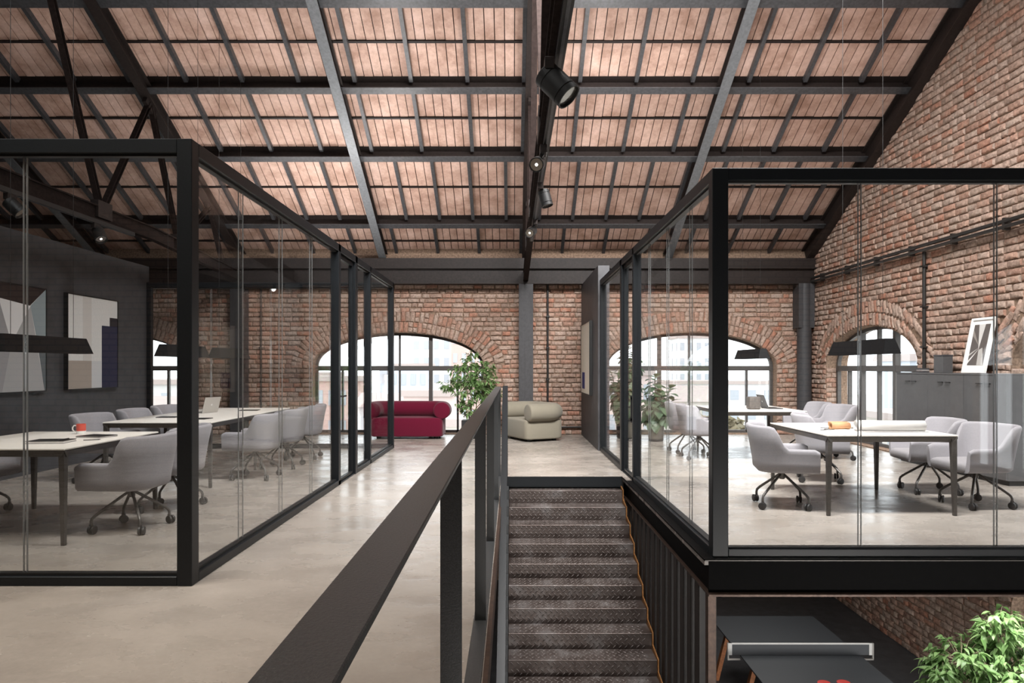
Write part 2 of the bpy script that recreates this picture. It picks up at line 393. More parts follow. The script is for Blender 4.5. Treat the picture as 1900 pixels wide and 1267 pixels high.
# ================================================================== BRICK WALLS WITH ARCHED WINDOWS
rng = random.Random(7)
def brick_mesh_pts(r, Ln, h, front):
    """a worn brick: x along, z up, y = -depth outwards (towards the room is -y)"""
    pts = []
    def ring(ix, iz, dep, jit):
        hx, hz = Ln/2-ix, h/2-iz
        for a, b in ((-1,-1),(-0.25,-1),(0.3,-1),(1,-1),(1,1),(0.25,1),(-0.3,1),(-1,1)):
            pts.append((a*hx+r.uniform(-jit, jit), -dep+r.uniform(-jit, jit)*0.5, b*hz+r.uniform(-jit, jit)))
    ring(0.0, 0.0, -0.02, 0.0); ring(0.0, 0.0, front-0.012, 0.0045); ring(0.013, 0.012, front, 0.005)
    pts.append((r.uniform(-0.02, 0.02), -front-r.uniform(-0.002, 0.005), 0))
    fs = []
    for k in range(8):
        k2 = (k+1) % 8
        fs += [(k, k2, 8+k2, 8+k), (8+k, 8+k2, 16+k2, 16+k), (16+k, 16+k2, 24)]
    return pts, fs
def variants(Ln, h, n):
    out = []
    for i in range(n):
        p, f = brick_mesh_pts(rng, Ln, h, 0.017+0.016*rng.random())
        out.append(MB().add(p, f).mesh('brick', M['brick'], 50))
    return out
STR = variants(0.24, 0.085, 8); HED = variants(0.115, 0.085, 6)
COURSE = 0.0975

def arch_half(win, z, R=0.0):
    uc, a, zs, b = win[:4]
    if z <= zs: return a
    t = (z-zs)/(b+R)
    return (a+R)*math.sqrt(1-t*t) if t < 1 else 0.0

def brick_wall(wall, F_rot, F_pos, u0, u1, z0, ztop, wins, seed, score, max_parts=300, R=0.44):
    """F_pos(u,z)->xyz on wall plane; F_rot: rotation matrix for brick-local to world"""
    r = random.Random(seed); specs = []   # (u,z,L,h,theta)
    nz = int((max(ztop(u0), ztop(u1))-z0)/COURSE)+1
    for c in range(nz):
        z = z0+(c+0.5)*COURSE
        blk = []
        for wn in wins:
            zs, b, zb = wn[2], wn[3], wn[4]
            if z < zb or z > zs+b+R: continue
            hw = wn[1] if z < zs else arch_half(wn, z, R)
            if hw > 0.01: blk.append((wn[0]-hw, wn[0]+hw))
        blk.sort(); x = u0; iv = []
        for a, b in blk:
            if a > x: iv.append((x, min(a, u1)))
            x = max(x, b)
        if x < u1: iv.append((x, u1))
        for a, b in iv:
            x = a; first = True
            while x < b-0.04:
                ln = r.choice((0.25, 0.25, 0.25, 0.125, 0.18)) * r.uniform(0.93, 1.07)
                if first: ln *= (0.5 if c % 2 else 1.0); first = False
                if b-(x+ln) < 0.08: ln = b-x
                if ln > 0.36: ln /= 2
                u = x+ln/2
                if z < ztop(u)+0.1:
                    specs.append((u, z+r.uniform(-0.005, 0.005), ln-0.015-r.random()*0.006, 0.079+r.uniform(-0.006, 0.006), r.uniform(-0.014, 0.014)))
                x += ln
    for wn in wins:                         # two rings of voussoirs
        uc, a, zs, b = wn[:4]
        for ring in range(2):
            Ro = 0.115+ring*0.222
            A, B = a+Ro, b+Ro; t = 0.0; tt = []
            acc = 0; prev = 0; step = 0.097; pp = (A, 0)
            for k in range(1, 2001):
                th = PI*k/2000; q = (A*math.cos(th), B*math.sin(th)); acc += math.hypot(q[0]-pp[0], q[1]-pp[1]); pp = q
                if acc >= step:
                    acc -= step; tt.append(th-0.5*PI/2000)
            for th in tt:
                ux, uz = A*math.cos(th), B*math.sin(th)
                nx, nz_ = math.cos(th)/A, math.sin(th)/B; ang = math.atan2(nz_, nx)
                if ztop(uc+ux) > zs+uz:
                    # alternate bonding: some voussoirs are cut in two
                    if r.random() < 0.3:
                        for sgn in (-1, 1):
                            q = sgn*0.055
                            specs.append((uc+ux+q*math.cos(ang), zs+uz+q*math.sin(ang), 0.098, 0.080, ang+r.uniform(-0.03, 0.03)))
                    else:
                        specs.append((uc+ux, zs+uz, 0.207, 0.080+r.uniform(-0.004, 0.004), ang+r.uniform(-0.03, 0.03)))
    order = sorted(range(len(specs)), key=lambda i: -score(specs[i]))
    parts = set(order[:max_parts]); stuff = MB()
    for i, (u, z, ln, h, th) in enumerate(specs):
        rot = F_rot @ Matrix.Rotation(-th, 4, 'Y')
        mtx = Matrix.Translation(F_pos(u, z)) @ rot
        if i in parts:
            long = ln > 0.16
            me = r.choice(STR if long else HED); o = link('brick', me, wall)
            o.matrix_basis = mtx @ Matrix.Diagonal((ln/(0.24 if long else 0.115), 1, h/0.085, 1))
        else:
            p, f = brick_mesh_pts(r, ln, h, 0.017+0.016*r.random())
            stuff.add([mtx @ Vector(q) for q in p], f)
    o = stuff.build('brickwork', M['brick'], wall, 50); o['kind'] = 'stuff'
    return len(specs)

def wall_sheet(mb, F, u0, u1, z0, ztop, wins, th=0.42):
    """plane with arched holes and reveals: F(u,z,n) n into the wall"""
    us = [u0]
    segs = 28
    allw = sorted(wins, key=lambda q: (q[0], q[4]))
    cols = sorted(set([u0, u1]+[v for wn in wins for v in (wn[0]-wn[1], wn[0]+wn[1])]))
    for i in range(len(cols)-1):
        a, b = cols[i], cols[i+1]; mid = (a+b)/2
        stack = sorted([wn for wn in wins if abs(mid-wn[0]) < wn[1]], key=lambda q: q[4])
        n = segs if stack else 1
        for k in range(n):
            if stack:
                wn0 = stack[0]
                ua = wn0[0]-wn0[1]*math.cos(PI*k/n); ub = wn0[0]-wn0[1]*math.cos(PI*(k+1)/n)
            else: ua, ub = a, b
            za, zb_ = z0, z0
            for wn in stack:
                if wn[4] > za+0.001:
                    mb.add([F(ua,za,0),F(ub,zb_,0),F(ub,wn[4],0),F(ua,wn[4],0)], [(0,1,2,3)])
                    mb.add([F(ua,wn[4],0),F(ub,wn[4],0),F(ub,wn[4],th),F(ua,wn[4],th)], [(0,1,2,3)])
                ta = wn[2]+wn[3]*math.sin(PI*k/n); tb = wn[2]+wn[3]*math.sin(PI*(k+1)/n)
                mb.add([F(ua,ta,0),F(ub,tb,0),F(ub,tb,th),F(ua,ta,th)], [(0,1,2,3)])
                if k == 0: mb.add([F(ua,wn[4],0),F(ua,ta,0),F(ua,ta,th),F(ua,wn[4],th)], [(0,1,2,3)])
                if k == n-1: mb.add([F(ub,wn[4],0),F(ub,tb,0),F(ub,tb,th),F(ub,wn[4],th)], [(0,1,2,3)])
                za, zb_ = ta, tb
            mb.add([F(ua,za,0),F(ub,zb_,0),F(ub,ztop(ub),0),F(ua,ztop(ua),0)], [(0,1,2,3)])
    # outer skin
    for i in range(len(cols)-1):
        a, b = cols[i], cols[i+1]; mid = (a+b)/2
        if not [wn for wn in wins if abs(mid-wn[0]) < wn[1]]:
            mb.add([F(a,z0,th),F(b,z0,th),F(b,ztop(b),th),F(a,ztop(a),th)], [(0,1,2,3)])
    return mb

ARCH = (1.436, 0.683)
# (centre, half width, spring height, rise, sill)
WB = [(-8.48, 1.775, ARCH[0], ARCH[1], 0.02), (-2.37, 1.775, ARCH[0], ARCH[1], 0.02), (3.74, 1.76, ARCH[0], ARCH[1], 0.02)]
WR = [(11.95, 1.52, ARCH[0], 0.68, 0.02), (6.96, 1.52, ARCH[0], 0.68, 0.02), (6.96, 1.52, ZL+ARCH[0], 0.68, ZL+0.02), (1.97, 1.52, ARCH[0], 0.68, 0.02), (1.97, 1.52, ZL+ARCH[0], 0.68, ZL+0.02)]
FB = lambda u, z, n: (u, YB+n, z)
FR = lambda u, z, n: (XR+n, u, z)
wall_back = struct('wall_back', wall_sheet(MB(), FB, XL, XR+0.4, ZL, lambda u: DK(YB)+0.1, WB), M['mortar'])
def gable(u): return (DK(u) if u > YRIDGE else DK(2*YRIDGE-u))+0.1
wall_right = struct('wall_right', wall_sheet(MB(), FR, YF, YB+0.4, ZL, gable, WR), M['mortar'])
def score_back(s):
    px = 950+1267*s[0]/YB
    vis = 1.0
    if s[1] < 0 or s[1] > 3.1 or px < 480 or px > 1500: vis = 0.01
    if 735 < px < 1080: vis *= 1.6
    return s[2]*s[3]*vis
def score_right(s):
    px = 950+1267*XR/max(s[0], 0.5); y = 681-1267*(s[1]-1.4)/max(s[0], 0.5)
    if s[0] < 3 or px > 1890 or y < 0 or y > 1250 or s[1] > RB(s[0]): return 0
    return s[2]*s[3]/s[0]**3
I4 = Matrix.Identity(4)
RR = Matrix.Rotation(-PI/2, 4, 'Z')        # brick front (-y) -> -x
nb = brick_wall(wall_back, I4, lambda u, z: (u, YB, z), XL+2.0, XR, 0.0, lambda u: 3.2, WB, 11, score_back)
nr = brick_wall(wall_right, RR, lambda u, z: (XR, u, z), 4.6, YB, ZL, lambda u: RB(u)+0.1, WR, 12, lambda s: score_right(s))
# bricks of the jambs that face the camera on the right wall
jb = MB(); rj = random.Random(3)
for (uu, zb_, zs) in ((11.95+1.52, 0.02, ARCH[0]), (6.96+1.52, 0.02, ARCH[0]), (6.96+1.52, ZL+0.02, ZL+ARCH[0])):
    for c in range(int((zs-zb_)/COURSE)):
        z = zb_+(c+0.5)*COURSE
        for (xa, xb) in (((0.0, 0.2),) if c % 2 else ((0.0, 0.1), (0.105, 0.2))):
            p, f = brick_mesh_pts(rj, xb-xa-0.012, 0.08, 0.012+0.012*rj.random())
            jb.add([Matrix.Translation((XR+(xa+xb)/2, uu, z)) @ Vector(q) for q in p], f)
o = jb.build('jamb_brickwork', M['brick'], wall_right, 50); o['kind'] = 'stuff'

def arched_window(name, F, win, ua_dir=1, n0=0.20, cols=(0.32, 0.5, 0.685), deep=0.07):
    uc, a, zs, b, zb = win
    w0 = empty(name); w0['kind'] = 'structure'
    fw = 0.055; zt = 1.375-1.436+zs        # transom height
    def ell(aa, bb, k, n): return (uc-aa*math.cos(PI*k/n), zs+bb*math.sin(PI*k/n))
    n = 36
    outer = [(uc-a, zb)]+[ell(a, b, k, n) for k in range(n+1)]+[(uc+a, zb)]
    inner = [(uc-a+fw, zb+fw)]+[ell(a-fw, b-fw, k, n) for k in range(n+1)]+[(uc+a-fw, zb+fw)]
    fr = MB(); m = len(outer)
    vs = [F(u, z, n0) for u, z in outer]+[F(u, z, n0) for u, z in inner]+[F(u, z, n0+deep) for u, z in outer]+[F(u, z, n0+deep) for u, z in inner]
    fs = []
    for i in range(m):
        j = (i+1) % m
        fs += [(i, j, m+j, m+i), (2*m+i, 2*m+j, 3*m+j, 3*m+i), (m+i, m+j, 3*m+j, 3*m+i), (i, j, 2*m+j, 2*m+i)]
    fr.add(vs, fs).build('frame', M['winframe'], w0)
    def ubar(u, z0, z1, wd, extra=0.0):
        q = MB(); q.prism([(u-wd/2, z0), (u+wd/2, z0), (u+wd/2, z1), (u-wd/2, z1)], n0-extra, n0+deep, F); return q
    def top(u): return zs+(b-fw*0.5)*math.sqrt(max(0, 1-((u-uc)/(a-0.02))**2))
    tb = MB(); tb.prism([(uc-a+0.02, zt-0.05), (uc+a-0.02, zt-0.05), (uc+a-0.02, zt+0.05), (uc-a+0.02, zt+0.05)], n0-0.015, n0+deep, F); tb.build('transom', M['winframe'], w0)
    L_, H_ = uc-a, 2*a
    thick = (L_+H_*0.32, L_+H_*0.685)
    for u in thick: ubar(u, zb+0.02, top(u), 0.08, 0.02).build('mullion', M['winframe'], w0)
    ubar(uc, zb+0.02, top(uc), 0.04).build('glazing_bar', M['winframe'], w0)
    for u in (L_+H_*0.16, L_+H_*0.845): ubar(u, zb+0.02, zt-0.03, 0.04).build('glazing_bar', M['winframe'], w0)
    def pane(poly):
        q = MB(); q.prism(poly, n0+0.03, n0+0.036, F); q.build('glass_pane', M['winglass'], w0)
    lo = [L_+0.03, L_+H_*0.16, thick[0], uc, thick[1], L_+H_*0.845, L_+H_-0.03]
    for i in range(6): pane([(lo[i]+0.012, zb+0.04), (lo[i+1]-0.012, zb+0.04), (lo[i+1]-0.012, zt-0.03), (lo[i]+0.012, zt-0.03)])
    up = [L_+0.03, thick[0], uc, thick[1], L_+H_-0.03]
    for i in range(4):
        ks = [up[i]+0.012+(up[i+1]-up[i]-0.024)*k/12 for k in range(13)]
        pane([(ks[0], zt+0.03), (ks[-1], zt+0.03)]+[(u, top(u)) for u in reversed(ks)])
    return w0
for i, wn in enumerate(WB): arched_window('window_%d' % (i+1), FB, wn)
for i, wn in enumerate(WR): arched_window('window_%d' % (i+4), FR, wn)

# remaining outer walls
wl = MB().box(XL-0.3, XL, YF-0.3, YB+0.4, ZL, 8.6); struct('wall_left', wl, M['plaster'])
wf = MB(); wf.box(XL, XR+0.3, YF-0.3, YF, ZL, 8.3)
bt = mat('plain_brickwork', (0.4, 0.28, 0.2), 0.9)
_tc = N(bt, 'ShaderNodeNewGeometry'); _mp = N(bt, 'ShaderNodeMapping'); _mp.inputs['Rotation'].default_value = (-PI/2, 0, 0); L(bt, _tc.outputs['Position'], _mp.inputs[0])
_br = N(bt, 'ShaderNodeTexBrick'); _br.inputs['Scale'].default_value = 1.0; _br.inputs['Brick Width'].default_value = 0.25; _br.inputs['Row Height'].default_value = 0.0975; _br.inputs['Mortar Size'].default_value = 0.012
_br.inputs['Color1'].default_value = (0.42, 0.29, 0.22, 1); _br.inputs['Color2'].default_value = (0.40, 0.23, 0.16, 1); _br.inputs['Mortar'].default_value = (0.12, 0.08, 0.06, 1)
L(bt, _mp.outputs[0], _br.inputs['Vector']); L(bt, _br.outputs['Color'], bsdf(bt).inputs['Base Color'])
struct('wall_front', wf, bt)

# ================================================================== ROOF
ce = MB()
TH = 0.06
def deck_quad(x0, x1, y0, y1, off=0.022):
    def Z(y): return (DK(y) if y >= YRIDGE else DK(2*YRIDGE-y))+off
    ce.add([(x0,y0,Z(y0)),(x1,y0,Z(y0)),(x1,y1,Z(y1)),(x0,y1,Z(y1)),(x0,y0,Z(y0)+TH),(x1,y0,Z(y0)+TH),(x1,y1,Z(y1)+TH),(x0,y1,Z(y1)+TH)],
           [(0,1,2,3),(4,7,6,5),(0,4,5,1),(1,5,6,2),(2,6,7,3),(3,7,4,0)])
deck_quad(XL, XR+0.3, YRIDGE, YB+0.6); deck_quad(XL, XR+0.3, 4.5, YRIDGE); deck_quad(XL, XR+0.3, YF-0.4, 0.4)
deck_quad(XL, -7.0, 0.4, 4.5); deck_quad(-1.0, XR+0.3, 0.4, 4.5); deck_quad(-7.0, -1.0, 0.4, 1.9)
ceiling = struct('ceiling', ce, M['steel_brown'])
def up_at(y): return Vector((0, SL, 1)).normalized()
UP = up_at(0)
# unseen skylight added in the front slope to let light in
sk = empty('window_9'); sk['kind'] = 'structure'
q = MB()
for k in range(6):
    x = -7.0+6.0*k/5; q.bar((x, 1.9, DK(2*YRIDGE-1.9)+0.05), (x, 4.5, DK(2*YRIDGE-4.5)+0.05), 0.06, 0.1, (0, -SL, 1))
q.build('frame', M['steel'], sk)
q = MB(); q.bar((-4.0, 1.9, DK(2*YRIDGE-1.9)+0.07), (-4.0, 4.5, DK(2*YRIDGE-4.5)+0.07), 6.0, 0.006, (0, -SL, 1)); q.build('glass_pane', M['winglass'], sk)

PUR = [9.24, 10.50, 11.76, 13.33]            # purlin lines
def put_purlin(y):
    zc = RB(y)+0.17+0.09
    q = MB(); q.ibeam((XL, y, zc), (XR, y, zc), 0.11, 0.185, 0.018, 0.02, UP)
    q.bar((XL, y, zc+0.10), (XR, y, zc+0.10), 0.15, 0.03, UP)
    q.build('purlin', M['steel_brown'], ceiling)
    q = MB(); q.bar((XL, y, zc), (XR, y, zc), 0.12, 0.016, UP, (0, -0.094)); q.build('purlin_flange', M['steel'], ceiling)  # lighter than the web: window light on the underside painted in
for y in PUR+[8.0, 6.8]: put_purlin(y)

# boards between the purlins
rp = random.Random(21); boards = []           # (x0,x1,ya,yb)
rows = [(8.0, 9.24, 0.86, 0.18, 6), (9.24, 10.50, 0.86, 0.18, 6), (10.50, 11.76, 0.86, 0.18, 6), (11.76, 13.33, 0.645, -0.113, 4), (13.33, 14.75, 0.86, 0.18, 6)]
mids = [8.65, 9.89, 11.13, 12.55, 13.94]
strip_mb = {}
for (ya, yb, sp, off, n), ym in zip(rows, mids):
    k0 = math.floor((XL-off)/sp); k1 = math.ceil((XR-off)/sp)
    for k in range(k0, k1+1):
        xc = off+k*sp
        if XL < xc < XR-0.05:
            q = MB(); q.bar((xc, ya+0.05, DK(ya+0.05)-0.045), (xc, yb-0.05, DK(yb-0.05)-0.045), 0.058, 0.09, UP)
            q.build('common_rafter', M['steel'], ceiling)
        for j in range(n):
            x0 = xc+sp*j/n; x1 = xc+sp*(j+1)/n
            if x1 > XR or x0 < XL: 
                x1 = min(x1, XR); x0 = max(x0, XL)
                if x1-x0 < 0.03: continue
            for (a, b) in ((ya, ym-0.008), (ym+0.008, yb)): boards.append((x0+0.0065, x1-0.0065, a, b))
    q = MB(); q.bar((XL, ym, DK(ym)-0.012), (XR, ym, DK(ym)-0.012), 0.035, 0.03, UP); q.build('batten', M['steel_brown'], ceiling)
def bscore(b):
    xm, ym = (b[0]+b[1])/2, (b[2]+b[3])/2; px = 950+1267*xm/ym; y = 681-1267*(DK(ym)-1.4)/ym
    return ((b[1]-b[0])*(b[3]-b[2])/ym**2) if (0 < px < 1800 and -5 < y < 600) else 0
order = sorted(range(len(boards)), key=lambda i: -bscore(boards[i])); chosen = set(order[:300]); rest = MB(); cache = {}
for i, (x0, x1, a, b) in enumerate(boards):
    jz = rp.uniform(-0.004, 0.004)
    if i in chosen:
        key = (round(x1-x0, 3), round(b-a, 3))
        if key not in cache:
            w_, l_ = key; q = MB(); q.bar((0, 0, 0.011), (0, l_, 0.011-SL*l_), w_, 0.022, UP); cache[key] = q.mesh('roof_board', M['plank'])
        o = link('roof_board', cache[key], ceiling); o.location = ((x0+x1)/2, a, DK(a)+jz)
    else:
        rest.bar(((x0+x1)/2, a, DK(a)+0.011+jz), ((x0+x1)/2, b, DK(b)+0.011+jz), x1-x0, 0.022, UP)
o = rest.build('roof_boarding', M['plank'], ceiling); o['kind'] = 'stuff'

# main rafters and trusses
RX = [-8.5, -5.58, -2.65, 0.28, 3.2, 6.08]
def rafter(x):
    q = MB(); a = (x, YRIDGE, RB(YRIDGE)+0.1); b = (x, 14.1, RB(14.1)+0.1)
    wd = 0.15
    q.bar(a, b, 0.02, 0.17, UP); q.bar(a, b, wd, 0.016, UP, (0, 0.084))
    q.build('main_rafter', M['steel_brown'], ceiling)
    q = MB(); q.bar(a, b, wd, 0.018, UP, (0, -0.088)); q.build('rafter_flange', M['steel_brown'] if x in (-5.58, 0.28) else M['steel_light'], ceiling)  # truss undersides darker, plain ones paler: shade and light put into the colour
    q = MB(); a2 = (x, YRIDGE, RB(YRIDGE)+0.1); b2 = (x, YF, RB(2*YRIDGE-YF)+0.1); q.ibeam(a2, b2, 0.15, 0.19, 0.018, 0.02, (0, -SL, 1)); q.build('main_rafter', M['steel_brown'], ceiling)
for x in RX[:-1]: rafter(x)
q = MB(); q.ibeam((6.10, YRIDGE, RB(YRIDGE)+0.15), (6.10, 14.15, RB(14.15)+0.15), 0.16, 0.30, 0.02, 0.03, UP); q.build('wall_rafter', M['steel_brown'], ceiling)
def truss(x):
    t = empty('truss'); t.parent = ceiling
    zb = 3.47
    q = MB()
    for (p, r_) in (((x, 14.05, 3.25), (x, 10.6, zb)), ((x, 10.6, zb), (x, 1.4, zb)), ((x, 1.4, zb), (x, -2.0, 3.25))):
        q.ibeam(p, r_, 0.10, 0.20, 0.018, 0.02)
    q.build('bottom_chord', M['steel_matt'], t)
    for a, b in (((13.15, 3.40), (12.6, RB(12.6))), ((11.45, 3.50), (12.6, RB(12.6))), ((11.4, 3.50), (10.55, RB(10.55))), ((9.3, 3.55), (10.5, RB(10.5))), ((9.25, 3.55), (7.85, RB(7.85))),
                 ((6.0, 3.55), (7.8, RB(7.8))), ((6.0, 3.55), (4.2, RB(7.8))), ((2.7, 3.55), (4.2, RB(7.8)))):
        q = MB(); q.ibeam((x, a[0], a[1]), (x, b[0], b[1]), 0.075, 0.07, 0.012, 0.02); q.build('web_member', M['steel_matt'], t)
    q = MB()
    for y, z in ((9.28, 3.5), (6.0, 3.5), (11.42, 3.46)): q.box(x-0.055, x+0.055, y-0.16, y+0.16, z-0.09, z+0.14)
    for y in (10.53, 7.83, 12.6): q.bar((x, y-0.15, RB(y-0.15)-0.03), (x, y+0.15, RB(y+0.15)-0.03), 0.06, 0.14, UP)
    q.build('gusset_plate', M['steel_brown'], t)
for x in (-5.58, 0.28): truss(x)

# eave beam along the back wall, columns, wall corner
q = MB(); q.ibeam((XL, 13.98, 3.265), (XR, 13.98, 3.265), 0.22, 0.34, 0.03, 0.06); q.box(XL, XR, 13.9, 14.2, 3.40, 3.62)
struct('trim_1', q, M['steel_brown'])
for i, x in enumerate((-5.59, 0.285)):
    q = MB(); q.ibeam((x, 14.0, 0), (x, 14.0, 3.1), 0.29, 0.24, 0.02, 0.03, (0, 1, 0)); q.box(x-0.02, x+0.02, 13.87, 14.12, 0, 3.1)
    struct('trim_%d' % (2+i), q, M['column'])
q = MB(); q.lathe([(0.14, 0), (0.14, 3.1)], 20, (5.98, 13.97, 0)); q.box(5.82, 6.14, 13.85, 14.15, 2.2, 3.1); struct('trim_4', q, M['column'], 40)

# lighting track below the central chord
def lighting_track(name, x, y0, y1, label):
    t = thing(name, label, 'light track', (x, y0, 3.37))
    q = MB(); q.box(-0.028, 0.028, 0, y1-y0, -0.055, 0.0); q.build('track_body', M['black'], t)
    q = MB(); q.box(-0.010, 0.010, 0.02, y1-y0-0.02, -0.060, -0.055); q.build('conductor_slot', M['steel'], t)
    return t
lighting_track('lighting_track', 0.30, 2.0, 10.4, 'long black lighting track under the middle roof truss with four spotlights')
lighting_track('lighting_track', -5.55, 6.0, 10.0, 'black lighting track under the truss above the left meeting room')
def spotlight(label, x, y, z, aim, lit=False, size=0.062, ln=0.17, side=-1):
    t = thing('spotlight', label, 'spotlight', (x, y, z), 0, 'track spotlights')
    q = MB(); q.box(-0.03, 0.03, -0.07, 0.07, 0.02, 0.09, 0.004); q.build('gear_box', M['steel_brown'], t)
    q = MB(); q.bar((0, 0, 0.03), (side*0.05, 0, -0.055), 0.022, 0.03, (0, 1, 0)); q.build('bracket', M['black'], t)
    a = Vector(aim).normalized(); c = Vector((side*0.05, 0, -0.06))
    rot = a.to_track_quat('Z', 'Y').to_matrix().to_4x4(); mtx = Matrix.Translation(c) @ rot
    q = MB(); r = size
    q.lathe([(r*0.86, -ln*0.5), (r*0.97, -ln*0.5+0.008), (r*0.97, -ln*0.28), (r*0.93, -ln*0.27), (r*0.93, -ln*0.25), (r, -ln*0.24), (r, ln*0.3), (r*0.95, ln*0.31), (r*0.95, ln*0.33), (r, ln*0.34), (r, ln*0.5), (r*0.9, ln*0.5), (r*0.84, ln*0.36), (r*0.5, ln*0.30)], 28)
    q.xf(mtx); h = q.build('lamp_head', M['black'], t, 35)
    q = MB(); q.lathe([(r*0.84, ln*0.42), (r*0.6, ln*0.36), (r*0.2, ln*0.33)], 20); q.xf(mtx); q.build('reflector', M['reflector'], h, 60)
    if lit:
        q = MB(); q.lathe([(0.002, ln*0.36), (r*0.24, ln*0.38), (r*0.2, ln*0.42), (0.002, ln*0.43)], 12); q.xf(mtx); q.build('bulb', M['filament'], h, 60)
    return t
spotlight('black spotlight nearest the camera, aimed right, on the middle track', 0.23, 4.25, 3.215, (0.62, -0.20, -0.70), size=0.085, ln=0.23, side=1)
spotlight('lit black spotlight facing the camera, second on the middle track', 0.27, 5.9, 3.215, (-0.15, -0.9, -0.35), True, side=-1)
spotlight('black spotlight pointing down, third on the middle track', 0.29, 7.0, 3.19, (0.25, -0.1, -0.95), side=1)
spotlight('black spotlight facing the camera, farthest on the middle track', 0.30, 8.9, 3.225, (-0.3, -0.85, -0.4), True, side=-1)
spotlight('black spotlight hanging above the charcoal wall beside the front frame', -5.55, 9.1, 3.225, (0.5, -0.35, -0.8), True, size=0.075, ln=0.19, side=1)
spotlight('black spotlight at the left edge of the photo below the truss', -5.55, 7.55, 3.225, (0.6, 0.1, -0.6), size=0.075, ln=0.19, side=1)

# ================================================================== INNER CHARCOAL WALLS
q = MB().box(-6.5, -6.3, 4.5, 11.85, 0, 3.14); struct('wall_inner_left', q, M['charcoal'])
q = MB().box(1.44, 1.63, 11.42, 14.19, 0, 3.10); struct('wall_inner_right', q, M['charcoal'])

# ================================================================== GLASS ROOMS
HB = 2.86
def rail_box(mb, ax, c, a, b, z0, z1, t=0.045):
    """horizontal rail along axis ax at cross position c"""
    if ax == 'x': mb.box(a, b, c-t, c+t, z0, z1, 0.004)
    else: mb.box(c-t, c+t, a, b, z0, z1, 0.004)
    return mb
def glass_run(par, ax, c, joints, z0=0.075, z1=HB-0.09):
    for a, b in zip(joints[:-1], joints[1:]):
        if True:
            q = MB()
            if ax == 'x': q.box(a+0.003, b-0.003, c-0.006, c+0.006, z0-0.02, z1+0.02)
            else: q.box(c-0.006, c+0.006, a+0.003, b-0.003, z0-0.02, z1+0.02)
            q.build('glass_pane', M['glass'], par)
    for j in joints[1:-1]:
        q = MB()
        if ax == 'x':
            for d in (-0.011, 0.011): q.box(j+d-0.002, j+d+0.002, c-0.0065, c+0.0065, z0, z1)
        else:
            for d in (-0.042, 0.042): q.box(c-0.0025, c+0.0025, j+d-0.006, j+d+0.006, z0, z1)
        q.build('joint_profile', M['glassedge'], par)
def post(par, x0, x1, y0, y1, z1=HB, name='post'):
    MB().box(x0, x1, y0, y1, 0, z1, 0.004).build(name, M['frame'], par)
def bead(par, ax, c, a, b, name='glazing_bead'):
    q = MB()
    for z0, z1 in ((0.058, 0.078), (HB-0.105, HB-0.088)):
        if ax == 'x': q.box(a, b, c-0.022, c+0.022, z0, z1)
        else: q.box(c-0.022, c+0.022, a, b, z0, z1)
    q.build(name, M['black'], par)

GL = thing('glass_partition', 'black framed glass walls of the meeting room left of the railing', 'partition', (0, 0, 0))
xl = -2.095
post(GL, -2.142, -2.045, 4.36, 4.46, name='corner_post')
for z0, z1, nm in ((0, 0.06, 'bottom_rail'), (HB-0.09, HB, 'top_rail')):
    rail_box(MB(), 'x', 4.41, -6.3, -2.142, z0, z1, 0.048).build(nm, M['frame'], GL)
    rail_box(MB(), 'x', 11.80, -6.3, -2.045, z0, z1, 0.045).build(nm, M['frame'], GL)
rail_box(MB(), 'y', xl, 4.46, 11.84, HB-0.09, HB, 0.05).build('top_rail', M['frame'], GL)
rail_box(MB(), 'y', xl, 4.46, 8.16, 0, 0.06, 0.05).build('bottom_rail', M['frame'], GL)
rail_box(MB(), 'y', xl, 9.05, 11.84, 0, 0.06, 0.05).build('bottom_rail', M['frame'], GL)
rail_box(MB(), 'y', xl, 8.16, 8.95, 0, 0.014, 0.04).build('threshold', M['frame'], GL)
glass_run(GL, 'x', 4.41, [-6.25, -5.142, -4.142, -3.142, -2.142]); bead(GL, 'x', 4.41, -6.3, -2.142)
glass_run(GL, 'y', xl, [4.46, 5.27, 6.18, 7.11, 8.08]); bead(GL, 'y', xl, 4.46, 8.08)
glass_run(GL, 'y', xl, [9.06, 9.86]); glass_run(GL, 'y', xl, [9.93, 11.74]); bead(GL, 'y', xl, 9.06, 11.74)
glass_run(GL, 'x', 11.80, [-6.22, -5.2, -4.17, -3.14, -2.12]); bead(GL, 'x', 11.80, -6.3, -2.1)
post(GL, -2.145, -2.045, 8.06, 8.16); post(GL, -2.145, -2.045, 8.93, 9.05); post(GL, -2.145, -2.045, 9.86, 9.93); post(GL, -2.145, -2.045, 11.75, 11.85)
post(GL, -6.3, -6.22, 11.76, 11.84)
dr = empty('door'); dr.parent = GL
q = MB(); xa, xb = xl-0.02, xl+0.02
q.box(xa, xb, 8.17, 8.22, 0.02, HB-0.1); q.box(xa, xb, 8.87, 8.92, 0.02, HB-0.1); q.box(xa, xb, 8.22, 8.87, 0.02, 0.05); q.box(xa, xb, 8.22, 8.87, HB-0.15, HB-0.1)
q.build('door_frame', M['frame'], dr)
MB().box(xl-0.005, xl+0.005, 8.22, 8.87, 0.05, HB-0.15).build('door_glass', M['glass'], dr)
q = MB(); q.tube([(xl-0.02, 8.20, 1.05), (xl-0.07, 8.20, 1.05), (xl-0.07, 8.33, 1.05)], 0.011, 8); q.tube([(xl+0.02, 8.20, 1.05), (xl+0.07, 8.20, 1.05), (xl+0.07, 8.33, 1.05)], 0.011, 8); q.build('door_handle', M['black'], dr)

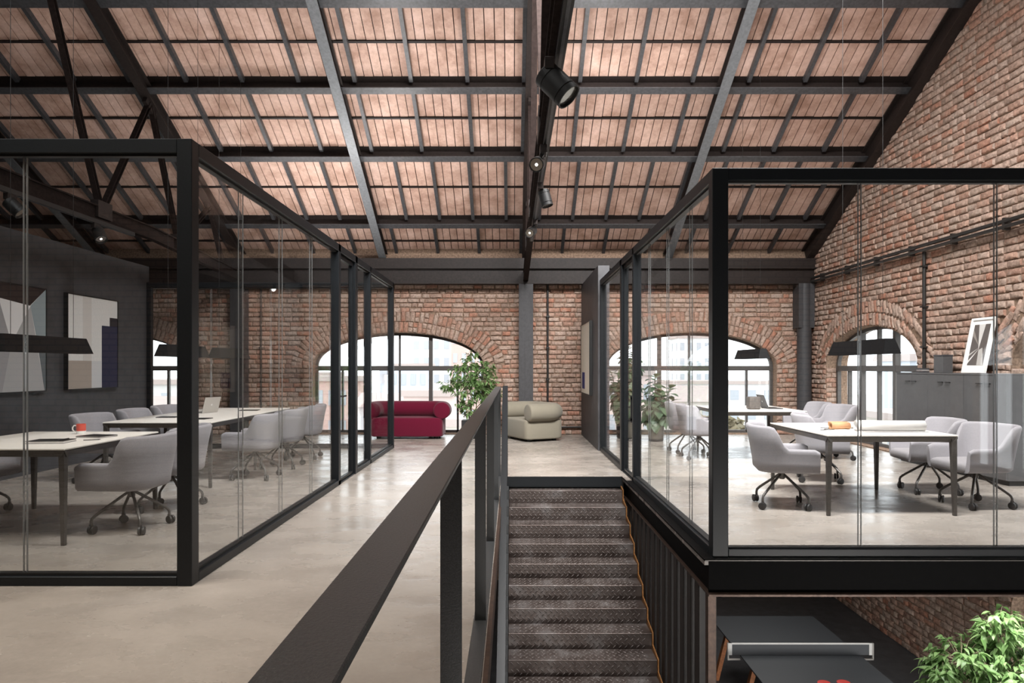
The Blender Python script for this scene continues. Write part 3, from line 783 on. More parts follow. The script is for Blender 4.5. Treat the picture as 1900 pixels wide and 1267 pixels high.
GR = thing('glass_partition', 'black framed glass walls of the corner office right of the staircase', 'partition', (0, 0, 0))
xr = 1.52
post(GR, 1.468, 1.586, 5.00, 5.10, name='corner_post')
for z0, z1, nm in ((0, 0.065, 'bottom_rail'), (HB-0.09, HB, 'top_rail')):
    rail_box(MB(), 'x', 5.05, 1.586, XR, z0, z1, 0.048).build(nm, M['frame'], GR)
rail_box(MB(), 'y', xr, 5.10, 11.42, HB-0.09, HB, 0.05).build('top_rail', M['frame'], GR)
rail_box(MB(), 'y', xr, 5.10, 8.36, 0, 0.065, 0.05).build('bottom_rail', M['frame'], GR)
rail_box(MB(), 'y', xr, 9.30, 11.42, 0, 0.065, 0.05).build('bottom_rail', M['frame'], GR)
rail_box(MB(), 'y', xr, 8.36, 9.2, 0, 0.014, 0.04).build('threshold', M['frame'], GR)
glass_run(GR, 'x', 5.05, [1.586, 2.57, 3.575, 4.58, 5.585, XR-0.02]); bead(GR, 'x', 5.05, 1.586, XR)
glass_run(GR, 'y', xr, [5.10, 5.80, 6.66, 7.55, 8.28]); bead(GR, 'y', xr, 5.1, 8.28)
glass_run(GR, 'y', xr, [9.30, 11.34]); bead(GR, 'y', xr, 9.3, 11.34)
post(GR, 1.47, 1.57, 8.28, 8.36); post(GR, 1.47, 1.57, 9.18, 9.30); post(GR, 1.47, 1.57, 11.34, 11.42)
dr = empty('door'); dr.parent = GR
xa, xb = xr-0.02, xr+0.02; q = MB()
q.box(xa, xb, 8.37, 8.42, 0.02, HB-0.1); q.box(xa, xb, 9.12, 9.17, 0.02, HB-0.1); q.box(xa, xb, 8.42, 9.12, 0.02, 0.05); q.box(xa, xb, 8.42, 9.12, HB-0.15, HB-0.1)
q.build('door_frame', M['frame'], dr)
MB().box(xr-0.005, xr+0.005, 8.42, 9.12, 0.05, HB-0.15).build('door_glass', M['glass'], dr)
q = MB(); q.box(xr-0.06, xr-0.035, 8.39, 8.42, 0.72, 1.05); q.box(xr-0.06, xr-0.02, 8.39, 8.42, 0.74, 0.77); q.box(xr-0.06, xr-0.02, 8.39, 8.42, 1.0, 1.03); q.build('door_handle', M['black'], dr)

# edge beam of the right-hand slab
q = MB(); q.box(1.40, XR, 4.96, 5.0, -0.010, 0.0)
q.box(1.44, XR, 4.995, 5.01, -0.25, -0.006); q.box(1.40, 1.409, 4.96, YS, -0.010, 0.0); q.box(1.455, 1.475, 5.0, YS+3, -0.25, -0.006)
q.box(1.396, 1.478, 4.962, 8.40, 0.0, 0.006); bm_ = struct('trim_5', q, M['beam'])
q = MB(); q.box(1.425, XR, 4.94, 5.03, -0.262, -0.248); q.box(1.425, 1.49, 5.03, YS, -0.262, -0.248); q.build('lower_flange', M['bronze_dark'], bm_)  # reflected warm light along the beam bottom, put into the flange colour
q = MB(); q.box(1.402, XR, 4.956, 4.9605, -0.009, -0.002); q.build('flange_edge', M['table_metal'], bm_)  # paler strip: highlight along the upper flange edge, painted in

# ================================================================== STAIRCASE
RIS, GO = 0.1554, 0.258
st = thing('staircase', 'steel staircase with chequer plate steps going down from the upper floor', 'staircase', (0, YS, 0))
X0, X1 = -0.035, 1.385
NS = 19
pat = MB()
def lozenge(mb, c, ux, uy, nrm, ang, ln=0.046, wd=0.013, hh=0.0042):
    d = ux*math.cos(ang)+uy*math.sin(ang); e = ux*-math.sin(ang)+uy*math.cos(ang)
    mb.add([c-d*ln/2, c-d*ln*0.1+e*wd/2+nrm*hh*0.2, c+d*ln*0.1+e*wd/2+nrm*hh*0.2, c+d*ln/2, c+d*ln*0.1-e*wd/2+nrm*hh*0.2, c-d*ln*0.1-e*wd/2+nrm*hh*0.2, c-d*ln*0.22+nrm*hh, c+d*ln*0.22+nrm*hh],
           [(0,1,6),(1,2,7,6),(2,3,7),(3,4,7),(4,5,6,7),(5,0,6)])
for i in range(1, NS+1):
    z = -RIS*i; yn = -GO*i+0.10      # nosing (local y, 0 = stair head)
    MB().box(X0, X1, yn, yn+GO+0.02, z-0.012, z, 0.002).build('tread', M['chequer'], st)
    MB().box(X0, X1, yn, yn+0.010, z-RIS+0.001, z-0.012).build('riser', M['chequer'], st)
    if i <= 11:
        for a in range(int((X1-X0-0.06)/0.029)):
            for b in range(4):
                if (a+b) % 2: continue
                lozenge(pat, Vector((X0+0.035+a*0.029, yn-0.0005, z-0.030-b*0.034)), Vector((1,0,0)), Vector((0,0,1)), Vector((0,-1,0)), PI/4 if b % 2 else -PI/4)
            for b in range(6):
                if (a+b) % 2: continue
                lozenge(pat, Vector((X0+0.035+a*0.029, yn+0.028+b*0.040, z+0.0005)), Vector((1,0,0)), Vector((0,1,0)), Vector((0,0,1)), PI/4 if b % 2 else -PI/4)
M['raised'] = grainy('polished_raised_steel', (0.10, 0.085, 0.078), 0.5, 0.4, 40, 0.3, 0)
o = pat.build('plate_pattern', M['raised'], st); o['kind'] = 'stuff'
for xs, nm in ((X0-0.035, M['rail']), (X1+0.004, M['bronze'])):  # right stringer: warm glow beside the stair painted into its colour
    q = MB(); poly = []
    for i in range(0, NS+1):
        z = -RIS*i; yn = -GO*i+0.10
        poly += [(yn+GO+0.0 if i else 0.0, z+0.03 if i else 0.0), (yn-0.012, z+0.03)] if i else [(0.0, -0.02), (0.0, -0.1)]
    # saw-tooth upper edge, straight lower edge
    top = [(0.0, -0.14)]
    for i in range(1, NS+1):
        top += [(-GO*i+0.10+GO-0.02, -RIS*i+0.05), (-GO*i+0.10-0.015, -RIS*i+0.012)]
    bot = [(-GO*NS+0.085, -RIS*NS-RIS), (-GO*NS+0.40, -RIS*NS-RIS), (0.0, -0.55)]
    q.prism(top+bot, xs, xs+0.012 if xs > 0 else xs+0.03, lambda u, v, a: (a, u, v)); q.build('stringer', nm, st)

# sloping handrail on the left of the stair
hr = thing('handrail', 'sloping flat black handrail on the left side of the staircase', 'handrail', (0, YS, 0))
sl_ = RIS/GO; yb_ = -3.4
q = MB(); q.bar((-0.086, 0.02, 1.15), (-0.086, yb_*1.3, 1.15+sl_*yb_*1.3), 0.066, 0.02, (0, 0, 1)); q.build('rail', M['frame'], hr)
q = MB(); q.box(-0.118, -0.054, 0.0, 0.022, -0.02, 1.155); q.build('post', M['frame'], hr)
for yy in (-1.4, -2.9, -4.3):
    q = MB(); q.box(-0.10, -0.072, yy-0.01, yy+0.01, sl_*yy-0.1, 1.14+sl_*yy); q.build('post', M['frame'], hr)

# landing railing
rl = thing('railing', 'wide flat black metal railing running from the camera to the sofas', 'railing', (0, 0, 0))
MB().box(-0.211, -0.141, -0.2, YS, 1.138, 1.150, 0.002).build('top_rail', M['rail'], rl)
for yy in (0.1, 1.94, 3.75, 5.45, 7.15, 8.70):
    MB().box(-0.204, -0.143, yy, yy+0.014, 0.008, 1.138).build('post', M['rail'], rl)
MB().box(-0.212, -0.138, -0.2, YS, 0.0, 0.009, 0.002).build('base_rail', M['rail'], rl)

# slatted screen on the right of the stair
sc = thing('slatted_screen', 'screen of dark vertical slats under the slab right of the staircase', 'screen', (0, 0, ZL))
for k in range(16):
    yy = 5.02+k*0.235
    MB().box(1.437, 1.50 if k else 1.505, yy, yy+(0.13 if k else 0.06), 0, -ZL-0.262, 0.006).build('slat', M['slat'] if k else M['bronze_dark'], sc)
MB().box(1.445, 1.49, 5.02, YS, 0, 0.03).build('floor_rail', M['bronze_dark'], sc)

# ================================================================== CHAIRS
def chair_master():
    t = thing('office_chair', 'x', 'chair', (0, 0, 0), 0, 'grey tub chairs on casters')
    # plan curve of the tub, front is +y
    wv, yf, yb, r = 0.29, 0.30, -0.27, 0.19; pts = []
    for k in range(8): pts.append((-wv, yf+(yb+r-yf)*k/8, -1, 0))
    for k in range(9):
        a = PI+PI/2*k/8; pts.append((-wv+r+r*math.cos(a), yb+r+r*math.sin(a), math.cos(a), math.sin(a)))
    for k in range(1, 5): pts.append((-wv+r+(2*wv-2*r)*k/5, yb, 0, -1))
    for k in range(9):
        a = 1.5*PI+PI/2*k/8; pts.append((wv-r+r*math.cos(a), yb+r+r*math.sin(a), math.cos(a), math.sin(a)))
    for k in range(1, 9): pts.append((wv, yb+r+(yf-yb-r)*k/8, 1, 0))
    q = MB(); ns = None; n = len(pts)
    for (x, y, nx, ny) in pts:
        d = y-yb
        tback = 1-smooth01((d-0.13)/0.15)
        top = 0.605+0.225*tback-0.03*max(0, d-0.0)*tback*1.0
        fe = smooth01((yf-y)/0.05)
        top -= 0.025*(1-fe)
        lean = 0.012+0.055*tback
        th = 0.045
        if abs(ny) < 0.01 and y > yf-0.02: th = 0.04
        sec = [(-0.075, 0.365), (-0.03, 0.368), (-0.004, 0.395), (0.004, 0.47), (lean*0.55, (0.50+top)/2), (lean, top-0.025), (lean-0.010, top-0.006), (lean-0.024, top), (lean-0.038, top-0.008), (lean-th, top-0.03), (lean*0.5-th, (0.50+top)/2), (-th-0.006, 0.45), (-th-0.02, 0.40)]
        ns = len(sec)
        for o_, z in sec:
            # tuck in the bottom towards the centre
            q.v.append((x+nx*o_, y+ny*o_, z))
    for i in range(n-1):
        for k in range(ns-1): q.f.append((i*ns+k, (i+1)*ns+k, (i+1)*ns+k+1, i*ns+k+1))
    q.f.append(tuple(range(ns))); q.f.append(tuple((n-1)*ns+k for k in range(ns-1, -1, -1)))
    q.f.append(tuple(i*ns for i in range(n)))
    q.build('shell', M['grey_fabric'], t, 60)
    q = MB(); pl = []; rs, wi, bi, fi = 0.15, 0.246, -0.222, 0.318
    for cx, cyy, a0 in ((wi-0.05, fi-0.05, 0), (-wi+0.05, fi-0.05, PI/2)):
        for k in range(5): aa = a0+PI/2*k/4; pl.append((cx+0.05*math.cos(aa), cyy+0.05*math.sin(aa)))
    for cx, cyy, a0 in ((-wi+rs, bi+rs, PI), (wi-rs, bi+rs, 1.5*PI)):
        for k in range(7): aa = a0+PI/2*k/6; pl.append((cx+rs*math.cos(aa), cyy+rs*math.sin(aa)))
    n2 = len(pl); prof = [(0.06, 0.360), (0.012, 0.366), (0, 0.385), (0, 0.435), (0.010, 0.456), (0.035, 0.468), (0.09, 0.474)]
    for ins, z in prof:
        for x, y in pl: q.v.append((x*(1-ins/wi), 0.04+(y-0.04)*(1-ins/0.27), z))
    for i in range(len(prof)-1):
        for k in range(n2): q.f.append((i*n2+k, i*n2+(k+1) % n2, (i+1)*n2+(k+1) % n2, (i+1)*n2+k))
    q.f.append(tuple(range(n2-1, -1, -1))); q.f.append(tuple((len(prof)-1)*n2+k for k in range(n2)))
    q.build('seat', M['seat_fabric'], t, 50)
    q = MB(); q.lathe([(0.10, 0.362), (0.10, 0.355), (0.036, 0.350), (0.030, 0.335), (0.030, 0.285), (0.022, 0.275)], 20); q.build('column', M['leg_metal'], t, 40)
    rr = random.Random(5)
    for k in range(4):
        a = PI/4+k*PI/2; ca, sa = math.cos(a), math.sin(a)
        P = [(0.018, 0.325), (0.06, 0.298), (0.14, 0.243), (0.22, 0.188), (0.272, 0.150), (0.295, 0.128), (0.303, 0.105), (0.303, 0.070)]
        q = MB(); q.tube([(p*ca, p*sa, z) for p, z in P], 0.0125, 10); lg = q.build('leg', M['leg_metal'], t, 60)
        q = MB(); b = rr.uniform(0, 2*PI)
        for off in (-0.015, 0.015):
            q.lathe([(0.026, off-0.011), (0.034, off-0.009), (0.036, off-0.004), (0.036, off+0.004), (0.034, off+0.009), (0.026, off+0.011)], 18, (0, 0, 0), 'x')
        q.xf(Matrix.Translation((0.303*ca+0.012*math.cos(b), 0.303*sa+0.012*math.sin(b), 0.0365)) @ Matrix.Rotation(b, 4, 'Z')); q.box(0.303*ca-0.011, 0.303*ca+0.011, 0.303*sa-0.011, 0.303*sa+0.011, 0.036, 0.085)
        q.build('caster', M['caster'], lg, 40)
    return t
master = chair_master(); used = [False]
def chair(x, y, face, label):
    """face: direction in degrees the sitter looks, 0 = +x"""
    rz = math.radians(face)-PI/2
    if not used[0]:
        used[0] = True; master.location = (x, y, 0); master.rotation_euler = (0, 0, rz); master['label'] = label; return master
    return dup(master, (x, y, 0), rz, label)
chair(-3.30, 5.92, 176, 'grey tub chair beside the front glass corner post at the mug table')
chair(-3.36, 6.74, 183, 'grey tub chair half hidden behind the front glass corner post')
chair(-3.24, 8.62, 178, 'grey tub chair at the near end of the laptop table, aisle side')
chair(-3.22, 9.56, 180, 'middle grey tub chair on the aisle side of the laptop table')
chair(-3.21, 10.48, 184, 'grey tub chair at the far end of the laptop table, beside the glass door')
chair(-5.02, 8.42, -4, 'grey tub chair nearest the camera of three along the charcoal wall')
chair(-5.02, 9.38, 3, 'middle grey tub chair of three along the charcoal wall')
chair(-5.02, 10.26, 0, 'grey tub chair along the charcoal wall, farthest of three, beside the back window')
chair(-5.12, 6.45, 0, 'grey tub chair cut off by the left edge of the photo')
chair(2.72, 6.88, -12, 'grey tub chair at the drawing table nearest the right glass corner post')
chair(3.80, 8.42, -20, 'grey tub chair between the drawing table and the far office table')
chair(4.67, 7.66, 172, 'grey tub chair on the cabinet side of the drawing table, farther of two')
chair(4.68, 6.90, 186, 'grey tub chair on the cabinet side of the drawing table, nearer of two')
chair(4.86, 10.40, 186, 'grey tub chair in front of the right wall window, nearer of two')
chair(4.84, 11.18, 178, 'grey tub chair by the right wall window, behind the open laptop')
chair(2.87, 10.46, 0, 'grey tub chair beside the fiddle leaf plants, nearer of two at the far office table')
chair(2.87, 11.22, 4, 'grey tub chair closest to the fiddle leaf plants at the far office table')

# ================================================================== TABLES
def table(label, x0, x1, y0, y1, legs_y, h=0.762):
    t = thing('meeting_table', label, 'table', ((x0+x1)/2, (y0+y1)/2, 0), 0, 'white topped meeting tables')
    W, D = (x1-x0)/2, (y1-y0)/2
    MB().box(-W, W, -D, D, h-0.014, h, 0.003).build('tabletop', M['tabletop'], t)
    MB().box(-W+0.004, W-0.004, -D+0.004, D-0.004, h-0.024, h-0.014).build('edge_band', M['table_metal'], t)
    q = MB(); z0, z1 = h-0.068, h-0.024
    def ap(a, b):   # chamfered apron
        pass
    for (ax0, ax1, ay0, ay1, dx, dy) in ((-W, W, -D, -D+0.02, 0, 1), (-W, W, D-0.02, D, 0, -1), (-W, -W+0.02, -D, D, 1, 0), (W-0.02, W, -D, D, -1, 0)):
        s = 0.030
        q.add([(ax0+dx*s, ay0+dy*s, z0), (ax1+dx*s, ay0+dy*s, z0), (ax1+dx*s, ay1+dy*s, z0), (ax0+dx*s, ay1+dy*s, z0), (ax0, ay0, z1), (ax1, ay0, z1), (ax1, ay1, z1), (ax0, ay1, z1)],
              [(0,3,2,1),(4,5,6,7),(0,1,5,4),(1,2,6,5),(2,3,7,6),(3,0,4,7)])
    q.build('apron', M['table_metal'], t)
    for yy in legs_y:
        for sx in (-1, 1):
            cx = sx*(W-0.03); sy = -1 if yy < (y0+y1)/2 else 1; cyy = (yy-(y0+y1)/2)-sy*0.03
            if abs(yy-(y0+y1)/2) < 0.1: cyy = 0; sy = 1
            q = MB(); a, b = 0.024, 0.0145; ox = sx*(a-b); oy = sy*(a-b)
            vs = []
            for (hw, zz, dx, dy) in ((b, 0.006, ox, oy), (a, h-0.024, 0, 0)):
                for s1, s2 in ((-1,-1),(1,-1),(1,1),(-1,1)): vs.append((cx+s1*hw+dx, cyy+s2*hw+dy, zz))
            q.add(vs, [(0,3,2,1),(4,5,6,7),(0,1,5,4),(1,2,6,5),(2,3,7,6),(3,0,4,7)])
            lg = q.build('leg', M['table_metal'], t)
            MB().box(cx+ox-0.014, cx+ox+0.014, cyy+oy-0.014, cyy+oy+0.014, 0, 0.007).build('foot', M['black'], lg)
    return t
TH_ = 0.762
table('white meeting table with mug and notebooks behind the front glass', -4.74, -3.50, 5.34, 6.76, (5.34, 6.76))
table('long white meeting table on six legs with the silver laptop', -4.74, -3.48, 7.90, 10.70, (7.90, 9.33, 10.70))
table('white office table with paper rolls on it', 2.96, 4.19, 6.41, 7.83, (6.41, 7.83))
table('white office table in front of the back window, with speaker and open laptop', 3.06, 4.28, 9.90, 11.35, (9.90, 11.35))

# things on the tables
mg = thing('mug', 'red and white mug on the front left table', 'mug', (-4.115, 6.52, TH_), math.radians(200))
q = MB(); q.lathe([(0.036, 0), (0.040, 0.004), (0.040, 0.030)], 24); q.build('base_band', M['white'], mg, 40)
q = MB(); q.lathe([(0.040, 0.030), (0.041, 0.094), (0.039, 0.096), (0.036, 0.094), (0.036, 0.034)], 24); q.build('body', M['red'], mg, 40)
q = MB(); q.tube([(0.038, 0, 0.080), (0.058, 0, 0.082), (0.070, 0, 0.066), (0.070, 0, 0.042), (0.058, 0, 0.026), (0.038, 0, 0.026)], 0.006, 8); q.build('handle', M['white'], mg, 60)
def notebook(label, x, y, rz, w_, d_, h_, pen=False, thin=False):
    t = thing('notebook', label, 'notebook', (x, y, TH_), math.radians(rz))
    MB().box(-w_/2, w_/2, -d_/2, d_/2, h_-0.003, h_, 0.001).build('cover', M['black'], t)
    MB().box(-w_/2, w_/2, -d_/2, d_/2, 0, 0.003, 0.001).build('cover', M['black'], t)
    MB().box(-w_/2+0.003, w_/2-0.004, -d_/2+0.004, d_/2-0.004, 0.003, h_-0.003).build('pages', M['paper'] if not thin else M['steel'], t)
    if pen:
        q = MB(); q.tube([(w_*0.32, -d_/2+0.02, h_+0.004), (w_*0.32, d_/2-0.02, h_+0.004)], 0.004, 8); q.build('elastic_band', M['steel'], t)
    return t
notebook('thick black notebook nearest the front edge of the left table', -3.90, 5.78, 6, 0.30, 0.21, 0.022, True)
notebook('black notebook lying behind the thick one on the left table', -3.80, 6.25, -14, 0.27, 0.20, 0.014)
notebook('slim black notebook at the near end of the laptop table', -4.36, 8.66, 4, 0.24, 0.17, 0.010)
notebook('flat dark tablet beside the front corner post on the laptop table', -3.86, 8.42, -6, 0.26, 0.19, 0.008, thin=True)
notebook('dark tablet at the far end of the laptop table', -3.86, 10.05, 8, 0.26, 0.19, 0.008, thin=True)
def pen(label, x, y, rz):
    t = thing('pen', label, 'pen', (x, y, TH_+0.0045), math.radians(rz))
    q = MB(); q.tube([(-0.06, 0, 0), (0.055, 0, 0)], 0.0045, 8); q.build('barrel', M['leg_metal'], t)
    q = MB(); q.tube([(0.055, 0, 0), (0.07, 0, 0)], [0.0045, 0.001], 8); q.build('tip', M['black'], t)
pen('dark pen lying right of the thick black notebook', -3.665, 5.95, 30)
def laptop(label, x, y, rz, m, open_=105):
    t = thing('laptop', label, 'laptop', (x, y, TH_), math.radians(rz))
    b = MB().box(-0.16, 0.16, -0.11, 0.11, 0, 0.012, 0.003).build('base', m, t)
    q = MB()
    for i in range(12):
        for j in range(4): q.box(-0.135+i*0.0225, -0.135+i*0.0225+0.019, -0.015+j*0.024, 0.005+j*0.024, 0.012, 0.0135)
    q.build('keyboard', M['black'], b)
    MB().box(-0.05, 0.05, -0.10, -0.035, 0.012, 0.0125).build('trackpad', M['leg_metal'], b)
    a = math.radians(open_); R_ = Matrix.Translation((0, 0.11, 0.010)) @ Matrix.Rotation(PI-a, 4, 'X')
    q = MB(); q.box(-0.16, 0.16, 0, 0.218, -0.003, 0.003, 0.002); q.xf(R_ @ Matrix.Rotation(0, 4, 'X')); ld = q.build('lid', m, t)
    q = MB(); q.box(-0.15, 0.15, 0.01, 0.208, 0.0031, 0.0038); q2 = q.xf(R_); 
    scr = q2.build('screen', M['black'], ld)
    q = MB(); q.lathe([(0.014, -0.0034), (0.014, -0.0040)], 14, (0, 0.108, 0)); q.lathe([(0.010, -0.0034), (0.010, -0.0040)], 10, (0.007, 0.108, 0)); q.lathe([(0.003, -0.0034), (0.003, -0.0040)], 8, (0.003, 0.126, 0)); q.xf(R_); q.build('lid_emblem', M['white'], ld)
    return t
laptop('open silver laptop on the long meeting table, lid towards the aisle', -4.32, 9.55, 255, M['alu'], 105)
laptop('open dark laptop on the far office table, seen edge on beside the column', 4.02, 10.55, 90, M['steel'], 112)
sp = thing('speaker', 'small taupe box speaker on the far office table', 'speaker', (3.66, 10.35, TH_))
MB().box(-0.085, 0.085, -0.085, 0.085, 0.006, 0.19, 0.02, 3).build('body', M['pot_taupe'], sp, 40); MB().box(-0.07, 0.07, -0.07, 0.07, 0, 0.006).build('foot', M['black'], sp)
# drawings on the office table
def paper_roll(label, x, y, rz, r, ln, m, tail=0.0, thick=0.006):
    t = thing('paper_roll', label, 'paper roll', (x, y, TH_), math.radians(rz), 'paper rolls')
    # spiral section in y-z, axis along x
    pts = []; n = 48; turns = 2.2
    for k in range(n+1):
        a = -PI/2+2*PI*turns*k/n; rr = r*(0.72+0.28*k/n); pts.append((rr*math.cos(a), r+rr*math.sin(a)))
    if tail:
        aend = -PI/2+2*PI*turns; 
        pts = [p for p in pts]
    q = MB(); m_ = len(pts)
    vs = []
    for xx in (-ln/2, ln/2):
        vs += [(xx, p[0], p[1]) for p in pts]
    q.add(vs, [(i, i+1, m_+i+1, m_+i) for i in range(m_-1)])
    s = q.build('sheet', m, t, 60); md = s.modifiers.new('thick', 'SOLIDIFY'); md.thickness = 0.0015; md.offset = 0
    if tail:
        q = MB(); q.add([(-ln/2, 0.0, 0.0012), (ln/2, 0.0, 0.0012), (ln/2+0.02, -tail*0.8, 0.004), (-ln/2+0.03, -tail, 0.006), (-ln/2, 0, 0.0024), (ln/2, 0, 0.0024), (ln/2+0.02, -tail*0.8, 0.0052), (-ln/2+0.03, -tail, 0.0072)],
                        [(0,3,2,1),(4,5,6,7),(0,1,5,4),(1,2,6,5),(2,3,7,6),(3,0,4,7)]); q.build('loose_end', m, t)
    return t
paper_roll('big white paper roll lying across the drawing table, front one', 3.76, 6.80, -4, 0.056, 0.66, M['paper'], 0.12)
paper_roll('thin white paper roll behind the big white roll', 3.86, 7.08, -7, 0.036, 0.72, M['paper'])
paper_roll('short kraft brown paper roll at the left end of the white rolls', 3.36, 7.00, 6, 0.038, 0.20, M['kraft'])
paper_roll('long kraft brown roll farthest back on the drawing table', 3.73, 7.40, 2, 0.026, 0.60, M['kraft'])
ps = thing('paper_sheet', 'loose white drawing sheet at the left of the paper rolls', 'paper', (3.25, 7.00, TH_), 0.25)
MB().box(-0.15, 0.15, -0.21, 0.21, 0, 0.0015).build('sheet', M['paper'], ps); MB().box(-0.12, 0.12, -0.18, 0.18, 0.0015, 0.0018).build('drawing', M['white'], ps)
for i, (dx, dy, rz_) in enumerate(((-0.06, -0.10, 10), (0.02, 0.02, 24), (0.05, 0.12, -8))):
    t = thing('pencil', ['grey pencil lying on the drawing sheet, nearest the table edge', 'grey pencil in the middle of the drawing sheet', 'grey pencil lying closest to the kraft roll'][i], 'pencil', (3.25+dx, 7.0+dy, TH_+0.006), math.radians(rz_), 'pencils on the drawing sheet')
    q = MB(); q.tube([(-0.08, 0, 0), (0.07, 0, 0)], 0.0042, 6); q.build('shaft', M['leg_metal'], t); q = MB(); q.tube([(0.07, 0, 0), (0.085, 0, 0)], [0.0042, 0.0006], 6); q.build('tip', M['kraft'], t)

# ================================================================== PENDANT LAMPS
def pendant(label, x, y0, y1, zb=1.527):
    yc = (y0+y1)/2; t = thing('pendant_lamp', label, 'lamp', (x, yc, zb), 0, 'long black pendant lamps')
    lh = (y1-y0)/2; wb, wt, hh, ins = 0.085, 0.045, 0.145, 0.045
    q = MB(); vs = [(-wb, -lh, 0), (wb, -lh, 0), (wb, lh, 0), (-wb, lh, 0), (-wt, -lh+ins, hh), (wt, -lh+ins, hh), (wt, lh-ins, hh), (-wt, lh-ins, hh)]
    q.add(vs, [(4,5,6,7),(0,1,5,4),(1,2,6,5),(2,3,7,6),(3,0,4,7)])
    i2 = [(-wb+0.004, -lh+0.004, 0), (wb-0.004, -lh+0.004, 0), (wb-0.004, lh-0.004, 0), (-wb+0.004, lh-0.004, 0)]
    q.add(i2+[(p[0]*0.8, p[1]*0.98, 0.05) for p in i2], [(0,1,5,4),(1,2,6,5),(2,3,7,6),(3,0,4,7)])
    q.add(vs[:4]+i2, [(0,1,5,4),(1,2,6,5),(2,3,7,6),(3,0,4,7)]); q.build('shade', M['lampblack'], t)
    MB().box(-wb*0.78, wb*0.78, -lh*0.97, lh*0.97, 0.045, 0.05).build('diffuser', M['white'], t)
    for s in (-1, 1):
        yy = s*lh*0.7; q = MB(); q.tube([(0, yy, hh), (0, yy, RB(yc+yy)+0.34-zb if yc+yy > YRIDGE else RB(12-yc-yy)+0.34-zb)], 0.0022, 5); q.build('cable', M['black'], t)
    return t
pendant('black pendant lamp over the mug table at the left edge', -4.13, 5.45, 6.60)
pendant('black pendant lamp over the laptop table, nearer of two, behind the corner post', -4.13, 8.03, 9.14)
pendant('black pendant lamp over the laptop table, farther of two', -4.13, 9.46, 10.56)
pendant('black pendant lamp hanging above the paper rolls', 3.58, 6.42, 7.56)
pendant('black pendant lamp in front of the back window over the far office table', 3.68, 9.95, 11.05)

# ================================================================== SOFAS
def sofa(name, label, cat, loc, rz, W, D, m):
    t = thing(name, label, cat, loc, rz)
    q = MB(); r = 0.12; pl = []
    for cx, cyy, a0 in ((W-r, -D+r, -PI/2), (W-r, D-r, 0), (-W+r, D-r, PI/2), (-W+r, -D+r, PI)):
        for k in range(9): a = a0+PI/2*k/8; pl.append((cx+r*math.cos(a), cyy+r*math.sin(a)))
    n = len(pl); prof = [(0.025, 0.045), (0.006, 0.055), (0, 0.075), (0, 0.375), (0.006, 0.395), (0.022, 0.41), (0.05, 0.415)]
    for ins, z in prof:
        for x, y in pl: q.v.append((x*(1-ins/W), y*(1-ins/D), z))
    for i in range(len(prof)-1):
        for k in range(n): q.f.append((i*n+k, i*n+(k+1) % n, (i+1)*n+(k+1) % n, (i+1)*n+k))
    q.f.append(tuple(range(n-1, -1, -1))); q.f.append(tuple((len(prof)-1)*n+k for k in range(n)))
    q.build('base', m, t, 50)
    R_ = 0.165; zc = 0.55; rc = 0.24; xa = W-0.02; yb = D-0.10; path = []
    ends = -D+0.06
    for k in range(7): path.append((-xa, ends+(yb-rc-ends)*k/6))
    for k in range(1, 9): a = PI-PI/2*k/8; path.append((-xa+rc+rc*math.cos(a), yb-rc+rc*math.sin(a)))
    for k in range(1, 8): path.append((-xa+rc+(2*xa-2*rc)*k/8, yb))
    for k in range(0, 9): a = PI/2-PI/2*k/8; path.append((xa-rc+rc*math.cos(a), yb-rc+rc*math.sin(a)))
    for k in range(1, 7): path.append((xa, yb-rc+(ends-yb+rc)*k/6))
    P = [(path[0][0], ends-0.03), (path[0][0], ends-0.025), (path[0][0], ends-0.012)]+path+[(xa, ends-0.012), (xa, ends-0.025), (xa, ends-0.03)]
    rs = [R_*0.80, R_*0.93, R_*0.985]+[R_]*len(path)+[R_*0.985, R_*0.93, R_*0.80]
    q = MB(); q.tube([(x, y, zc) for x, y in P], rs, 28); q.build('bolster', m, t, 50)
    for sx in (-1, 1):
        for sy in (-1, 1): MB().lathe([(0.045, 0), (0.045, 0.05)], 16, (sx*(W-0.14), sy*(D-0.14), 0)).build('foot', M['black'], t)
    return t
sofa('sofa', 'wine red sofa with a thick round bolster in front of the arched window', 'sofa', (-2.05, 13.62, 0), 0, 0.70, 0.37, M['wine'])
sofa('armchair', 'beige armchair with a thick round bolster against the brick wall', 'armchair', (0.40, 13.30, 0), math.radians(-64), 0.52, 0.40, M['beige'])

# ================================================================== PICTURES
def framed(name, label, F, u0, u1, z0, z1, dep, shapes, border=0.018, bgm=(0.75, 0.75, 0.73), m_frame=None):
    """F(u,z,n): n outwards from the wall"""
    t = thing(name, label, 'picture')
    fr_ = m_frame or M['black']; q = MB()
    for a, b, c, d in ((u0, u1, z0, z0+border), (u0, u1, z1-border, z1), (u0, u0+border, z0+border, z1-border), (u1-border, u1, z0+border, z1-border)):
        q.prism([(a, c), (b, c), (b, d), (a, d)], 0.0, dep, F)
    q.build('frame', fr_, t)
    mb_ = grainy(name+'_canvas', bgm, 0.8, 0, 40, 0.05, 0)
    q = MB(); q.prism([(u0+border*0.5, z0+border*0.5), (u1-border*0.5, z0+border*0.5), (u1-border*0.5, z1-border*0.5), (u0+border*0.5, z1-border*0.5)], 0.002, dep-0.008, F); q.build('canvas', mb_, t)
    iw, ih = u1-u0-2*border, z1-z0-2*border
    for i, (poly, col) in enumerate(shapes):
        q = MB(); q.prism([(u0+border+p*iw, z0+border+v*ih) for p, v in poly], dep-0.008, dep-0.0072+0.0002*i, F)
        q.build('colour_field', mat('print_%s_%d' % (label[:10], i), col, 0.8), t)
    return t
FLW = lambda u, z, n: (-6.3+n, u, z)
